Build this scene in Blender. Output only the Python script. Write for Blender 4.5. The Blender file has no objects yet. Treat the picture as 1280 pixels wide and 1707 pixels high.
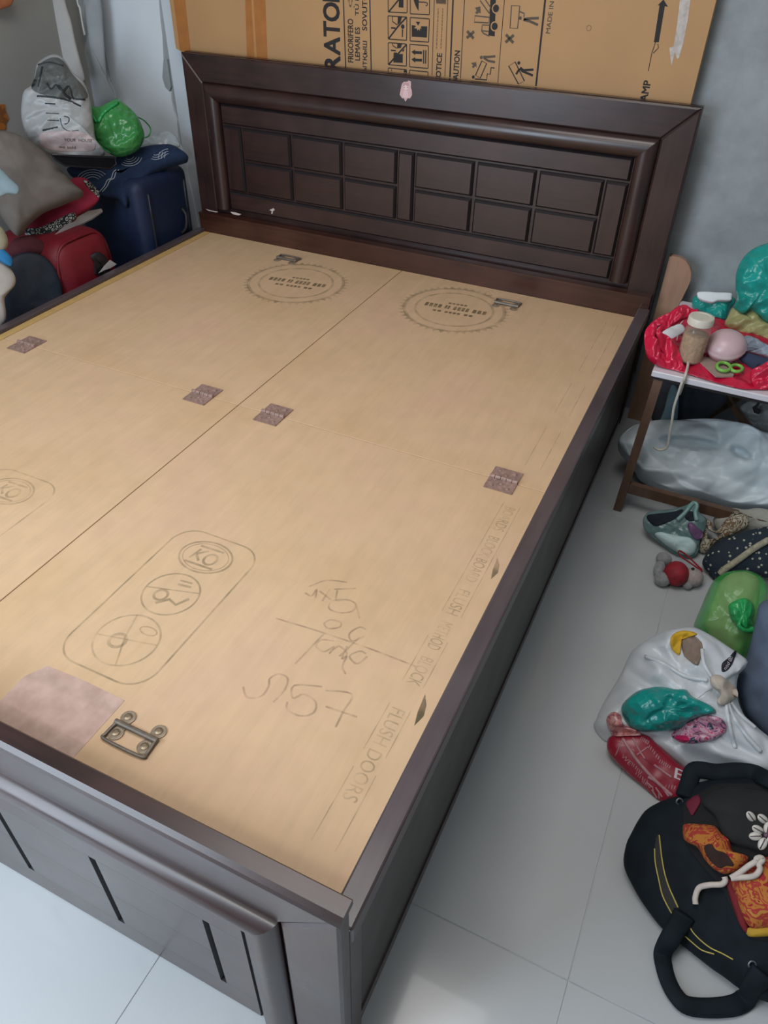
import bpy, bmesh, math, random
from mathutils import Vector, Matrix, noise
from mathutils.bvhtree import BVHTree
from mathutils.geometry import tessellate_polygon

scene = bpy.context.scene
COL = scene.collection
random.seed(7)

# ------------------------------------------------------------------ camera
F = 1251.09                                   # focal length in pixels of a 1280 x 1707 frame
CAM = Vector((1.7229, -0.3527, 0.9457))
YAW, PITCH, ROLL = -0.4283, 0.6859, 0.0245
_fw = Vector((math.sin(YAW)*math.cos(PITCH), math.cos(YAW)*math.cos(PITCH), -math.sin(PITCH)))
_r = Vector((math.cos(YAW), -math.sin(YAW), 0)); _u = _r.cross(_fw)
RT = _r*math.cos(ROLL)+_u*math.sin(ROLL)
UP = -_r*math.sin(ROLL)+_u*math.cos(ROLL)
FW = _fw
cd = bpy.data.cameras.new('camera'); cam = bpy.data.objects.new('camera', cd); COL.objects.link(cam)
M3 = Matrix((RT, UP, -FW)).transposed()
cam.matrix_world = Matrix.Translation(CAM) @ M3.to_4x4()
cd.sensor_fit = 'VERTICAL'; cd.sensor_height = 36.0; cd.lens = 36.0*F/1707.0
cd.clip_start = 0.02
scene.camera = cam

# ------------------------------------------------------------------ world, light, exposure
w = bpy.data.worlds.new('World'); scene.world = w; w.use_nodes = True
bg = w.node_tree.nodes['Background']; bg.inputs[0].default_value = (0.62, 0.78, 1.0, 1); bg.inputs[1].default_value = 0.35
def area(name, loc, target, sx, sy, power, color, spread=180):
    l = bpy.data.lights.new(name, 'AREA'); l.shape = 'RECTANGLE'; l.size = sx; l.size_y = sy
    l.energy = power; l.color = color; l.spread = math.radians(spread)
    o = bpy.data.objects.new(name, l); COL.objects.link(o); o.location = loc
    d = Vector(target)-Vector(loc); o.rotation_euler = d.to_track_quat('-Z', 'Y').to_euler()
    return o
area('tube_light', (0.85, -1.12, 2.10), (1.4, 0.3, -0.3), 0.6, 0.2, 9, (1.0, 0.97, 0.92))
area('overhead_fill', (1.10, 0.40, 2.32), (1.10, 0.41, 0.0), 1.2, 1.2, 24, (1.0, 0.97, 0.95))  # added soft fill below the closed ceiling; no skylight is there
area('doorway_daylight', (0.25, -1.15, 0.60), (0.75, -0.30, -0.37), 1.0, 1.8, 50, (0.74, 0.87, 1.0))
vs = scene.view_settings
vs.view_transform = 'Standard'; vs.look = 'None'; vs.gamma = 1.0; vs.use_curve_mapping = False
vs.exposure = 0.0

# ------------------------------------------------------------------ helpers
ZF = -0.372                                   # floor height; z = 0 is the top of the bed boards
def ray(u, v): return FW + RT*((u-640)/F) - UP*((v-853.5)/F)
def onz(u, v, z): d = ray(u, v); return CAM + d*((z-CAM.z)/d.z)
def ony(u, v, y): d = ray(u, v); return CAM + d*((y-CAM.y)/d.y)
def onx(u, v, x): d = ray(u, v); return CAM + d*((x-CAM.x)/d.x)
def onplane(u, v, p0, n): d = ray(u, v); return CAM + d*((p0-CAM).dot(n)/d.dot(n))
def zoomed(pts, ox, oy, s): return [(ox+x/s, oy+y/s) for x, y in pts]

WL = {}
def wl(o): return WL.get(o.name, Vector((0, 0, 0)))
def tag(o, label=None, cat=None, group=None, kind=None):
    if label: o['label'] = label
    if cat: o['category'] = cat
    if group: o['group'] = group
    if kind: o['kind'] = kind
    return o
def empty(name, loc, label, cat, group=None):
    o = bpy.data.objects.new(name, None); COL.objects.link(o); o.location = loc; o.empty_display_size = 0.05
    WL[o.name] = Vector(loc); return tag(o, label, cat, group)
def mk(name, verts, faces, mat, parent=None, label=None, cat=None, group=None, kind=None, smooth=False, mats=None, fmat=None, auto=None):
    verts = [Vector(v) for v in verts]
    lo = Vector((min(v.x for v in verts), min(v.y for v in verts), min(v.z for v in verts)))
    hi = Vector((max(v.x for v in verts), max(v.y for v in verts), max(v.z for v in verts)))
    c = Vector(((lo.x+hi.x)/2, (lo.y+hi.y)/2, lo.z))
    me = bpy.data.meshes.new(name)
    me.from_pydata([v-c for v in verts], [], faces); me.update()
    bm = bmesh.new(); bm.from_mesh(me); bmesh.ops.recalc_face_normals(bm, faces=bm.faces); bm.to_mesh(me); bm.free()
    if mats:
        for m in mats: me.materials.append(m)
        if fmat:
            for p, i in zip(me.polygons, fmat): p.material_index = i
    else: me.materials.append(mat)
    if smooth:
        for p in me.polygons: p.use_smooth = True
        if auto: me.set_sharp_from_angle(angle=math.radians(auto))
    o = bpy.data.objects.new(name, me); COL.objects.link(o)
    if parent: o.parent = parent; o.location = c - wl(parent)
    else: o.location = c
    WL[o.name] = c
    return tag(o, label, cat, group, kind)
class G:
    def __init__(s): s.v = []; s.f = []
    def add(s, v, f):
        n = len(s.v); s.v += [Vector(x) for x in v]; s.f += [tuple(i+n for i in q) for q in f]; return s
    def box(s, x0, x1, y0, y1, z0, z1):
        return s.add([(x0,y0,z0),(x1,y0,z0),(x1,y1,z0),(x0,y1,z0),(x0,y0,z1),(x1,y0,z1),(x1,y1,z1),(x0,y1,z1)],
                     [(0,3,2,1),(4,5,6,7),(0,1,5,4),(1,2,6,5),(2,3,7,6),(3,0,4,7)])
    def bar(s, a, b, wd, th, up=(0,0,1)):
        a = Vector(a); b = Vector(b); d = (b-a).normalized(); up = Vector(up)
        x = d.cross(up).normalized(); y = x.cross(d)
        v = [p + x*(i*wd/2) + y*(j*th/2) for p in (a, b) for i, j in ((-1,-1),(1,-1),(1,1),(-1,1))]
        return s.add(v, [(0,1,2,3),(7,6,5,4),(0,4,5,1),(1,5,6,2),(2,6,7,3),(3,7,4,0)])
    def tube(s, path, r, n=8, flat=None, closed=False):
        path = [Vector(p) for p in path]; m = len(path); rr = r if isinstance(r, (list, tuple)) else [r]*m
        v = []; px = None
        for i, p in enumerate(path):
            if closed: t = (path[(i+1) % m]-path[i-1])
            else: t = (path[min(i+1, m-1)]-path[max(i-1, 0)])
            t = t.normalized() if t.length > 1e-9 else Vector((0, 0, 1))
            if px is None:
                a = Vector((0, 0, 1)) if abs(t.z) < .9 else Vector((1, 0, 0)); px = t.cross(a).normalized()
            px = (px - t*px.dot(t)).normalized(); py = t.cross(px)
            for k in range(n):
                a = 2*math.pi*k/n
                if flat: v.append(p + flat[1]*(math.cos(a)*rr[i]*0) + (px*math.cos(a)+py*math.sin(a))*rr[i])
                else: v.append(p + (px*math.cos(a)+py*math.sin(a))*rr[i])
        f = []
        L = m if closed else m-1
        for i in range(L):
            j = (i+1) % m
            for k in range(n): f.append((i*n+k, i*n+(k+1) % n, j*n+(k+1) % n, j*n+k))
        if not closed: f.append(tuple(range(n))[::-1]); f.append(tuple((m-1)*n+k for k in range(n)))
        return s.add(v, f)
    def lathe(s, prof, base, axis=(0, 0, 1), n=32):
        az = Vector(axis).normalized(); ax = az.orthogonal().normalized(); ay = az.cross(ax); base = Vector(base)
        v = []
        for r, h in prof:
            for k in range(n):
                a = 2*math.pi*k/n; v.append(base + az*h + (ax*math.cos(a)+ay*math.sin(a))*max(r, 1e-5))
        f = [(i*n+k, i*n+(k+1) % n, (i+1)*n+(k+1) % n, (i+1)*n+k) for i in range(len(prof)-1) for k in range(n)]
        f.append(tuple(range(n))[::-1]); f.append(tuple((len(prof)-1)*n+k for k in range(n)))
        return s.add(v, f)
    def ball(s, c, r, n=16, m=10):
        c = Vector(c); r = Vector(r) if hasattr(r, '__len__') else Vector((r, r, r)); v = [c+Vector((0, 0, -r.z))]
        for i in range(1, m):
            a = -math.pi/2+math.pi*i/m
            for k in range(n):
                b = 2*math.pi*k/n; v.append(c+Vector((r.x*math.cos(a)*math.cos(b), r.y*math.cos(a)*math.sin(b), r.z*math.sin(a))))
        v.append(c+Vector((0, 0, r.z))); f = []
        for k in range(n): f.append((0, 1+(k+1) % n, 1+k)); f.append((len(v)-1, 1+(m-2)*n+k, 1+(m-2)*n+(k+1) % n))
        for i in range(m-2):
            for k in range(n): f.append((1+i*n+k, 1+i*n+(k+1) % n, 1+(i+1)*n+(k+1) % n, 1+(i+1)*n+k))
        return s.add(v, f)
    def plate(s, pts, n, th):                 # flat polygon (3D points in one plane) with a thickness along n
        pts = [Vector(p) for p in pts]; n = Vector(n).normalized(); m = len(pts)
        tri = tessellate_polygon([pts])
        v = [p+n*th for p in pts]+pts
        f = [tuple(t) for t in tri]+[tuple(i+m for i in t[::-1]) for t in tri]
        f += [(i, (i+1) % m, (i+1) % m+m, i+m) for i in range(m)]
        return s.add(v, f)
    def stroke(s, pts, wd, n, th=0.0004, closed=False):   # ribbon line in a plane with normal n
        pts = [Vector(p) for p in pts]; n = Vector(n).normalized(); m = len(pts); L = []; Rr = []
        for i in range(m):
            a = pts[i-1] if (i or closed) else pts[i]; b = pts[(i+1) % m] if (i < m-1 or closed) else pts[i]
            t = (b-a); t = t.normalized() if t.length > 1e-9 else Vector((1, 0, 0)); q = n.cross(t)
            L.append(pts[i]+q*wd/2+n*th); Rr.append(pts[i]-q*wd/2+n*th)
        v = L+Rr; f = [(i, (i+1) % m, (i+1) % m+m, i+m) for i in range(m if closed else m-1)]
        return s.add(v, f)
    def out(s, name, mat, parent=None, **k): return mk(name, s.v, s.f, mat, parent, **k)
def chamfer_panel(x0, x1, z0, z1, yf, yb, c, d, cz=None):   # board facing -y: front at yf, back at yb, chamfer c wide and d deep
    g = G(); ym = yf+d; cz = c if cz is None else cz
    v = [(x0,yb,z0),(x1,yb,z0),(x1,yb,z1),(x0,yb,z1),(x0,ym,z0),(x1,ym,z0),(x1,ym,z1),(x0,ym,z1),
         (x0+c,yf,z0+cz),(x1-c,yf,z0+cz),(x1-c,yf,z1-cz),(x0+c,yf,z1-cz)]
    f = [(0,1,2,3),(8,9,10,11)]+[(i, (i+1) % 4, (i+1) % 4+4, i+4) for i in range(4)]+[(i+4, (i+1) % 4+4, (i+1) % 4+8, i+8) for i in range(4)]
    return g.add(v, f)
def rbox(x0, x1, y0, y1, z0, z1, r, seg=4):   # rounded box verts / faces
    bm = bmesh.new(); bmesh.ops.create_cube(bm, size=1)
    for v in bm.verts: v.co = Vector(((x0+x1)/2+v.co.x*(x1-x0), (y0+y1)/2+v.co.y*(y1-y0), (z0+z1)/2+v.co.z*(z1-z0)))
    bmesh.ops.bevel(bm, geom=bm.edges[:], offset=r, segments=seg, affect='EDGES', profile=.5)
    g = G(); bm.verts.ensure_lookup_table(); g.add([v.co.copy() for v in bm.verts], [[v.index for v in f.verts] for f in bm.faces]); bm.free(); return g
def smoothclosed(pts, N):
    m = len(pts); seg = [(pts[(i+1) % m]-pts[i]).length for i in range(m)]; T = sum(seg); out = []
    for k in range(N):
        t = T*k/N; i = 0
        while i < m-1 and t > seg[i]: t -= seg[i]; i += 1
        a = min(1, t/max(seg[i], 1e-9)); p0, p1, p2, p3 = pts[i-1], pts[i], pts[(i+1) % m], pts[(i+2) % m]
        out.append(((p1*2)+(p2-p0)*a+(p0*2-p1*5+p2*4-p3)*a*a+(p1*3-p0-p2*3+p3)*a**3)*.5)
    return out
def smoothopen(pts, k=6):
    pts = [Vector(p) for p in pts]; out = []; m = len(pts)
    for i in range(m-1):
        p0, p1, p2, p3 = pts[max(i-1, 0)], pts[i], pts[i+1], pts[min(i+2, m-1)]
        for j in range(k):
            a = j/k; out.append(((p1*2)+(p2-p0)*a+(p0*2-p1*5+p2*4-p3)*a*a+(p1*3-p0-p2*3+p3)*a**3)*.5)
    out.append(pts[-1]); return out
def ridge(p, seed):
    q = p+Vector((seed*13.7, seed*7.1, seed*3.3)); return 1-2*abs(noise.noise(q))
_cd = {}
def crumple(p, seed):
    if seed not in _cd:
        rn = random.Random(seed); _cd[seed] = [(Vector((rn.gauss(0, 1), rn.gauss(0, 1), rn.gauss(0, 1))).normalized(), rn.uniform(.22, .75), rn.random()) for _ in range(7)]
    q = p+noise.noise_vector(p*.22)*.9; s = 0
    t = [abs((q.dot(d)*f+ph) % 1-.5)*4-1 for d, f, ph in _cd[seed]]
    return max(t[0], t[1], t[2])*.75+min(t[3], t[4])*.75+t[5]*.25+noise.noise(p*.3)*.4
def dent(V, dents):
    """push hollows into a soft body; each hollow: pixel centre, half axes, turn, depth"""
    out = []
    for x in V:
        d = x-CAM; z = d.dot(FW); u = 640+F*d.dot(RT)/z; v = 853.5-F*d.dot(UP)/z; m = 0
        for cu, cv, ru, rv, rot, dp in dents:
            a = ((u-cu)*math.cos(rot)+(v-cv)*math.sin(rot))/ru; b = (-(u-cu)*math.sin(rot)+(v-cv)*math.cos(rot))/rv; r = math.hypot(a, b)
            if r < 1: m = max(m, dp*min(1, (1-r)*2.6))
        out.append(x+d.normalized()*m if m else x)
    return out
def inflate(px, p0, n, tf, tb, spine=None, N=72, R=9, amp=0.0, freq=20, seed=1, floor=None, q=.7, fold=None, ceil=None, film=False):
    """A soft body: an outline on a plane (through p0, normal n towards the viewer) filled out to a real thickness both ways."""
    n = Vector(n).normalized()
    o = smoothclosed([onplane(u, v, p0, n) for u, v in px], N)
    if spine: sp = [onplane(u, v, p0, n) for u, v in spine]
    else:
        c = sum(o, Vector())/N; sp = [c]
    def near(p):
        if len(sp) == 1: return sp[0]
        best = None
        for a, b in zip(sp, sp[1:]):
            d = b-a; t = max(0, min(1, (p-a).dot(d)/d.length_squared)); x = a+d*t
            if best is None or (p-x).length < best[0]: best = ((p-x).length, x)
        return best[1]
    cs = [near(p) for p in o]
    for _ in range(6 if len(sp) > 1 else 0): cs = [(cs[i-1]+cs[i]*2+cs[(i+1) % N])/4 for i in range(N)]
    V = []; Fc = []
    def put(p, h, side, k):
        w_ = math.sin(k) if True else 1
        x = p + n*(h*side)
        if amp:
            if film: d = crumple(x*freq, seed)*1.25+crumple(x*freq*2.3, seed+50)*.35
            else: d = ridge(x*freq, seed)*.6+ridge(x*freq*2.1, seed+5)*.3+noise.noise(x*freq*.5)*.5
            x = x + n*(side*amp*d*min(1, w_*1.6))
        if fold:
            fd, ff, fa = fold; x = x + n*(side*fa*math.sin(x.dot(Vector(fd))*ff+3*noise.noise(x*8))*w_)
        if floor is not None and x.z < floor: x.z = floor
        if ceil is not None and x.z > ceil: x.z = ceil
        V.append(x)
    for i in range(N): put(o[i], 0, 1, 0)
    rings = [[*range(N)]]
    for side, T, RR in ((1, tf, R), (-1, tb, max(3, R//2))):
        prev = rings[0]
        for k in range(1, RR):
            ph = math.pi/2*k/RR; cur = []
            for i in range(N):
                cur.append(len(V)); put(cs[i]+(o[i]-cs[i])*math.cos(ph), T*math.sin(ph)**q, side, ph)
            for i in range(N):
                j = (i+1) % N; Fc.append((prev[i], prev[j], cur[j], cur[i]) if side > 0 else (prev[j], prev[i], cur[i], cur[j]))
            prev = cur
        if len(sp) == 1:
            cidx = len(V); put(sp[0], T, side, math.pi/2)
            for i in range(N): j = (i+1) % N; Fc.append((prev[i], prev[j], cidx) if side > 0 else (prev[j], prev[i], cidx))
        else:
            idx = []
            for i in range(N): idx.append(len(V)); put(cs[i], T, side, math.pi/2)
            for i in range(N): j = (i+1) % N; Fc.append((prev[i], prev[j], idx[j], idx[i]) if side > 0 else (prev[j], prev[i], idx[i], idx[j]))
    return V, Fc
def soft(name, px, p0, n, tf, tb, mat, parent=None, label=None, cat=None, group=None, **k):
    if 'film' in mat.name or 'polythene' in mat.name: k['film'] = True; k['N'] = max(k.get('N', 0), 150); k['R'] = max(k.get('R', 0), 20)
    V, Fc = inflate(px, p0, n, tf, tb, **k)
    return mk(name, V, Fc, mat, parent, label=label, cat=cat, group=group, smooth=True)
def bvh(*objs):
    V = []; Fc = []
    for o in objs:
        c = WL[o.name]; b = len(V); V += [v.co+c for v in o.data.vertices]; Fc += [[i+b for i in p.vertices] for p in o.data.polygons]
    return BVHTree.FromPolygons(V, Fc)
def hit(tree, u, v, off=0.001, default=None):
    d = ray(u, v).normalized(); h = tree.ray_cast(CAM, d)
    if h[0] is None: return default
    return h[0]-d*off
def toward(p): return (CAM-Vector(p)).normalized()
_fit = {}
def text_geo(s):
    if s in _fit: return _fit[s]
    cu = bpy.data.curves.new('t', 'FONT'); cu.body = s; cu.resolution_u = 3
    o = bpy.data.objects.new('t', cu); COL.objects.link(o)
    dg = bpy.context.evaluated_depsgraph_get(); me = bpy.data.meshes.new_from_object(o.evaluated_get(dg))
    V = [v.co.copy() for v in me.vertices]; Fc = [tuple(p.vertices) for p in me.polygons]
    bpy.data.objects.remove(o); bpy.data.curves.remove(cu); bpy.data.meshes.remove(me)
    x0 = min(v.x for v in V); x1 = max(v.x for v in V); y0 = min(v.y for v in V); y1 = max(v.y for v in V)
    V = [((v.x-x0)/(x1-x0), (v.y-y0)/(y1-y0)) for v in V]; _fit[s] = (V, Fc); return _fit[s]
def fit_text(s, o, xv, yv, off, bold=0):
    V, Fc = text_geo(s); o = Vector(o)+Vector(off); xv = Vector(xv); yv = Vector(yv); g = G()
    shifts = [(0, 0)] if not bold else [(0, 0), (bold, 0), (0, bold), (bold, bold), (bold/2, bold/2)]
    for k, (dx, dy) in enumerate(shifts):
        g.add([o+xv*a+yv*b+xv.normalized()*dx+yv.normalized()*dy+Vector(off).normalized()*(k*1e-5) for a, b in V], Fc)
    return g
def circ(c, r, n, k=40, ry=None, a0=0, a1=2*math.pi, ax=(1, 0, 0), ay=(0, 1, 0)):
    c = Vector(c); ax = Vector(ax); ay = Vector(ay)
    return [c+ax*(r*math.cos(a0+(a1-a0)*i/k))+ay*((ry or r)*math.sin(a0+(a1-a0)*i/k)) for i in range(k)]

# ------------------------------------------------------------------ materials
def nodes(name):
    m = bpy.data.materials.new(name); m.use_nodes = True; nt = m.node_tree; b = nt.nodes['Principled BSDF']; return m, nt, b
def NN(nt, t, **k):
    n = nt.nodes.new(t)
    for a, v in k.items():
        if a in n.inputs: n.inputs[a].default_value = v
        else: setattr(n, a, v)
    return n
def coords(nt, scale=(1, 1, 1), rot=(0, 0, 0), kind='Object'):
    tc = nt.nodes.new('ShaderNodeTexCoord'); mp = nt.nodes.new('ShaderNodeMapping')
    mp.inputs['Scale'].default_value = scale; mp.inputs['Rotation'].default_value = rot
    nt.links.new(tc.outputs[kind], mp.inputs[0]); return mp.outputs[0]
def ramp(nt, fac, stops, interp='LINEAR'):
    r = nt.nodes.new('ShaderNodeValToRGB'); r.color_ramp.interpolation = interp; e = r.color_ramp.elements
    while len(e) < len(stops): e.new(.5)
    for x, (p, c) in zip(e, stops): x.position = p; x.color = (*c, 1) if len(c) == 3 else c
    nt.links.new(fac, r.inputs[0]); return r.outputs[0]
def bump(nt, b, h, strength, dist=0.002):
    n = nt.nodes.new('ShaderNodeBump'); n.inputs['Strength'].default_value = strength; n.inputs['Distance'].default_value = dist
    nt.links.new(h, n.inputs['Height']); nt.links.new(n.outputs[0], b.inputs['Normal'])
def plain(name, c, rough=.6, metal=0, var=.12, scale=30, bmp=0.0, spec=.5, alpha=1, coat=0, sheen=0, trans=0):
    m, nt, b = nodes(name); v = coords(nt)
    nz = NN(nt, 'ShaderNodeTexNoise', Scale=scale, Detail=4.0); nt.links.new(v, nz.inputs['Vector'])
    col = ramp(nt, nz.outputs['Fac'], [(.3, tuple(x*(1-var) for x in c)), (.7, tuple(min(1, x*(1+var)) for x in c))])
    nt.links.new(col, b.inputs['Base Color'])
    b.inputs['Roughness'].default_value = rough; b.inputs['Metallic'].default_value = metal; b.inputs['Specular IOR Level'].default_value = spec
    b.inputs['Alpha'].default_value = alpha; b.inputs['Coat Weight'].default_value = coat; b.inputs['Sheen Weight'].default_value = sheen
    if bmp: bump(nt, b, nz.outputs['Fac'], bmp)
    return m
def film(name, c, alpha=.8, rough=.22, crinkle=.5, scale=45, var=.15):
    m, nt, b = nodes(name); v = coords(nt)
    n1 = NN(nt, 'ShaderNodeTexNoise', Scale=scale*.35, Detail=2.0); nt.links.new(v, n1.inputs['Vector'])
    ad = nt.nodes.new('ShaderNodeVectorMath'); ad.operation = 'MULTIPLY_ADD'; ad.inputs[1].default_value = (.03, .03, .03)
    nt.links.new(n1.outputs['Color'], ad.inputs[0]); nt.links.new(v, ad.inputs[2])
    n2 = NN(nt, 'ShaderNodeTexVoronoi', Scale=scale); nt.links.new(ad.outputs[0], n2.inputs['Vector'])
    col = ramp(nt, n1.outputs['Fac'], [(.3, tuple(x*(1-var) for x in c)), (.7, tuple(min(1, x*(1+var)) for x in c))])
    nt.links.new(col, b.inputs['Base Color']); b.inputs['Roughness'].default_value = rough; b.inputs['Alpha'].default_value = alpha
    bump(nt, b, n2.outputs['Distance'], crinkle, .006)
    return m
def darkwood(name, c1, c2, rough=.30, rot=(0, 0, 0), sc=(3, 40, 40)):
    m, nt, b = nodes(name); v = coords(nt, sc, rot)
    nz = NN(nt, 'ShaderNodeTexNoise', Scale=2.2, Detail=6.0, Roughness=.65); nt.links.new(v, nz.inputs['Vector'])
    v2 = coords(nt, (5, 5, 5)); n2 = NN(nt, 'ShaderNodeTexNoise', Scale=1.2, Detail=3.0); nt.links.new(v2, n2.inputs['Vector'])
    mx = nt.nodes.new('ShaderNodeMath'); mx.operation = 'MULTIPLY_ADD'; mx.inputs[1].default_value = .5
    nt.links.new(nz.outputs['Fac'], mx.inputs[0])
    hf = nt.nodes.new('ShaderNodeMath'); hf.operation = 'MULTIPLY'; hf.inputs[1].default_value = .5
    nt.links.new(n2.outputs['Fac'], hf.inputs[0]); nt.links.new(hf.outputs[0], mx.inputs[2])
    nt.links.new(ramp(nt, mx.outputs[0], [(.35, c1), (.65, c2)]), b.inputs['Base Color'])
    rr = ramp(nt, n2.outputs['Fac'], [(.3, (rough*.85,)*3), (.7, (rough*1.25,)*3)]); nt.links.new(rr, b.inputs['Roughness'])
    bump(nt, b, nz.outputs['Fac'], .02, .0006); b.inputs['Specular IOR Level'].default_value = .5
    b.inputs['Coat Weight'].default_value = .22; b.inputs['Coat Roughness'].default_value = .2
    return m
def ink(name, c, fade=.5, scale=60):
    m, nt, b = nodes(name); v = coords(nt)
    nz = NN(nt, 'ShaderNodeTexNoise', Scale=scale, Detail=4.0); nt.links.new(v, nz.inputs['Vector'])
    a = ramp(nt, nz.outputs['Fac'], [(.3, (max(0, fade-.2),)*3), (.65, (min(1, fade+.12),)*3)])
    b.inputs['Base Color'].default_value = (*c, 1); b.inputs['Roughness'].default_value = .8; nt.links.new(a, b.inputs['Alpha'])
    return m
def pattern(name, kind, cols, scale, rough=.85):
    m, nt, b = nodes(name); v = coords(nt)
    if kind == 'dots':
        t = NN(nt, 'ShaderNodeTexVoronoi', Scale=scale); nt.links.new(v, t.inputs['Vector']); f = t.outputs['Distance']
        c = ramp(nt, f, [(0, cols[1]), (.2, cols[1]), (.24, cols[0]), (1, cols[0])])
    elif kind == 'patch':
        n = NN(nt, 'ShaderNodeTexNoise', Scale=scale, Detail=3.0, Distortion=1.5); nt.links.new(v, n.inputs['Vector'])
        k = len(cols); c = ramp(nt, n.outputs['Fac'], [(.32+.36*i/max(1, k-1), cc) for i, cc in enumerate(cols)], 'CONSTANT')
    elif kind == 'arcs':
        t = NN(nt, 'ShaderNodeTexWave', Scale=scale, Distortion=6.0, Detail=1.0); t.wave_type = 'RINGS'; nt.links.new(v, t.inputs['Vector'])
        n = NN(nt, 'ShaderNodeTexNoise', Scale=14.0); nt.links.new(v, n.inputs['Vector'])
        mu = nt.nodes.new('ShaderNodeMath'); mu.operation = 'MULTIPLY'; nt.links.new(t.outputs['Fac'], mu.inputs[0])
        nt.links.new(ramp(nt, n.outputs['Fac'], [(.45, (0, 0, 0)), (.5, (1, 1, 1))]), mu.inputs[1])
        c = ramp(nt, mu.outputs[0], [(.72, cols[0]), (.82, cols[1])])
    elif kind == 'maze':
        t = NN(nt, 'ShaderNodeTexVoronoi', Scale=scale); t.feature = 'DISTANCE_TO_EDGE'; t.distance = 'EUCLIDEAN'; nt.links.new(v, t.inputs['Vector'])
        c = ramp(nt, t.outputs['Distance'], [(.0, cols[0]), (.13, cols[0]), (.15, cols[1]), (.3, cols[1]), (.32, cols[0])])
    nt.links.new(c, b.inputs['Base Color']); b.inputs['Roughness'].default_value = rough
    n = NN(nt, 'ShaderNodeTexNoise', Scale=90.0); nt.links.new(v, n.inputs['Vector']); bump(nt, b, n.outputs['Fac'], .15)
    return m
def ply_mat():
    m, nt, b = nodes('plywood'); v = coords(nt, (1, 1, 1)); vg = coords(nt, (26, 2.2, 1))
    n1 = NN(nt, 'ShaderNodeTexNoise', Scale=3.2, Detail=5.0, Roughness=.55, Distortion=.4); nt.links.new(v, n1.inputs['Vector'])
    n2 = NN(nt, 'ShaderNodeTexNoise', Scale=2.0, Detail=5.0, Roughness=.7); nt.links.new(vg, n2.inputs['Vector'])
    n3 = NN(nt, 'ShaderNodeTexNoise', Scale=22.0, Detail=2.0); nt.links.new(v, n3.inputs['Vector'])
    a = ramp(nt, n1.outputs['Fac'], [(.3, (.645, .430, .245)), (.5, (.685, .470, .285)), (.7, (.690, .450, .295))])
    g = ramp(nt, n2.outputs['Fac'], [(.3, (.93, .93, .92)), (.7, (1.04, 1.03, 1.03))])
    mx = nt.nodes.new('ShaderNodeMix'); mx.data_type = 'RGBA'; mx.blend_type = 'MULTIPLY'; mx.inputs['Factor'].default_value = 1
    nt.links.new(a, mx.inputs['A']); nt.links.new(g, mx.inputs['B'])
    s = ramp(nt, n3.outputs['Fac'], [(.3, (.95, .95, .95)), (.6, (1, 1, 1))])
    m2 = nt.nodes.new('ShaderNodeMix'); m2.data_type = 'RGBA'; m2.blend_type = 'MULTIPLY'; m2.inputs['Factor'].default_value = 1
    nt.links.new(mx.outputs['Result'], m2.inputs['A']); nt.links.new(s, m2.inputs['B'])
    nt.links.new(m2.outputs['Result'], b.inputs['Base Color']); b.inputs['Roughness'].default_value = .5
    b.inputs['Specular IOR Level'].default_value = .35
    bump(nt, b, n2.outputs['Fac'], .05, .001); return m
def cement(name, c, sc=7, var=.22, rough=.85, b_=.35):
    m, nt, b = nodes(name); v = coords(nt)
    n1 = NN(nt, 'ShaderNodeTexNoise', Scale=sc, Detail=7.0, Roughness=.62); n2 = NN(nt, 'ShaderNodeTexNoise', Scale=sc*9, Detail=3.0)
    nt.links.new(v, n1.inputs['Vector']); nt.links.new(v, n2.inputs['Vector'])
    nt.links.new(ramp(nt, n1.outputs['Fac'], [(.3, tuple(x*(1-var) for x in c)), (.7, tuple(x*(1+var) for x in c))]), b.inputs['Base Color'])
    b.inputs['Roughness'].default_value = rough; bump(nt, b, n1.outputs['Fac'], b_, .006); return m
M = {}
M['wood'] = darkwood('dark_walnut_polish', (.018, .010, .010), (.052, .022, .019))
M['woodz'] = darkwood('dark_walnut_polish_upright', (.018, .010, .010), (.052, .022, .019), sc=(40, 40, 3))
M['woody'] = darkwood('walnut_rail_with_sheen', (.065, .046, .050), (.100, .074, .080), sc=(40, 3, 40))  # walnut base lifted to purple-grey: sheen and dusty finish painted into the colour
M['groove'] = plain('groove_stain', (.012, .008, .010), .6, var=.2)
M['side'] = darkwood('worn_dark_laminate', (.040, .036, .030), (.070, .060, .050), rough=.5, sc=(30, 2, 8))
M['ply'] = ply_mat()
M['plyedge'] = plain('plywood_edge', (.30, .17, .07), .7)
M['rust'] = plain('brown_rusted_steel', (.33, .21, .175), .45, metal=.1, var=.3, scale=120, bmp=.2)
M['iron'] = plain('dull_handle_steel', (.16, .13, .10), .4, metal=.2, var=.25, scale=90)
M['brass'] = plain('aged_screw', (.33, .25, .17), .4, metal=.7, var=.2)
M['pencil'] = ink('pencil_mark', (.20, .12, .10), .18, 40)
M['stamp'] = ink('faded_green_stamp_ink', (.16, .15, .08), .25, 25)
M['stampfaint'] = ink('very_faded_stamp_ink', (.20, .18, .10), .17, 25)
M['stain'] = ink('brown_stain', (.26, .13, .06), .30, 12)
M['black_ink'] = plain('black_print', (.018, .014, .014), .7)
M['grey_ink'] = plain('grey_print', (.10, .075, .05), .7)
M['carton'] = plain('brown_cardboard', (.47, .265, .115), .62, var=.05, scale=6, bmp=.03)
M['tape'] = plain('brown_packing_tape', (.42, .165, .045), .25, var=.12, scale=25)
M['scuff'] = ink('torn_white_paper', (.75, .70, .66), .6, 60)
M['pinktape'] = ink('pink_stained_tape', (.78, .55, .47), .62, 30)
M['wallgrey'] = cement('grey_cement_wall', (.31, .34, .355))
M['wallwhite'] = cement('white_painted_wall', (.70, .76, .82), 5, .04, .6, .08)
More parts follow.
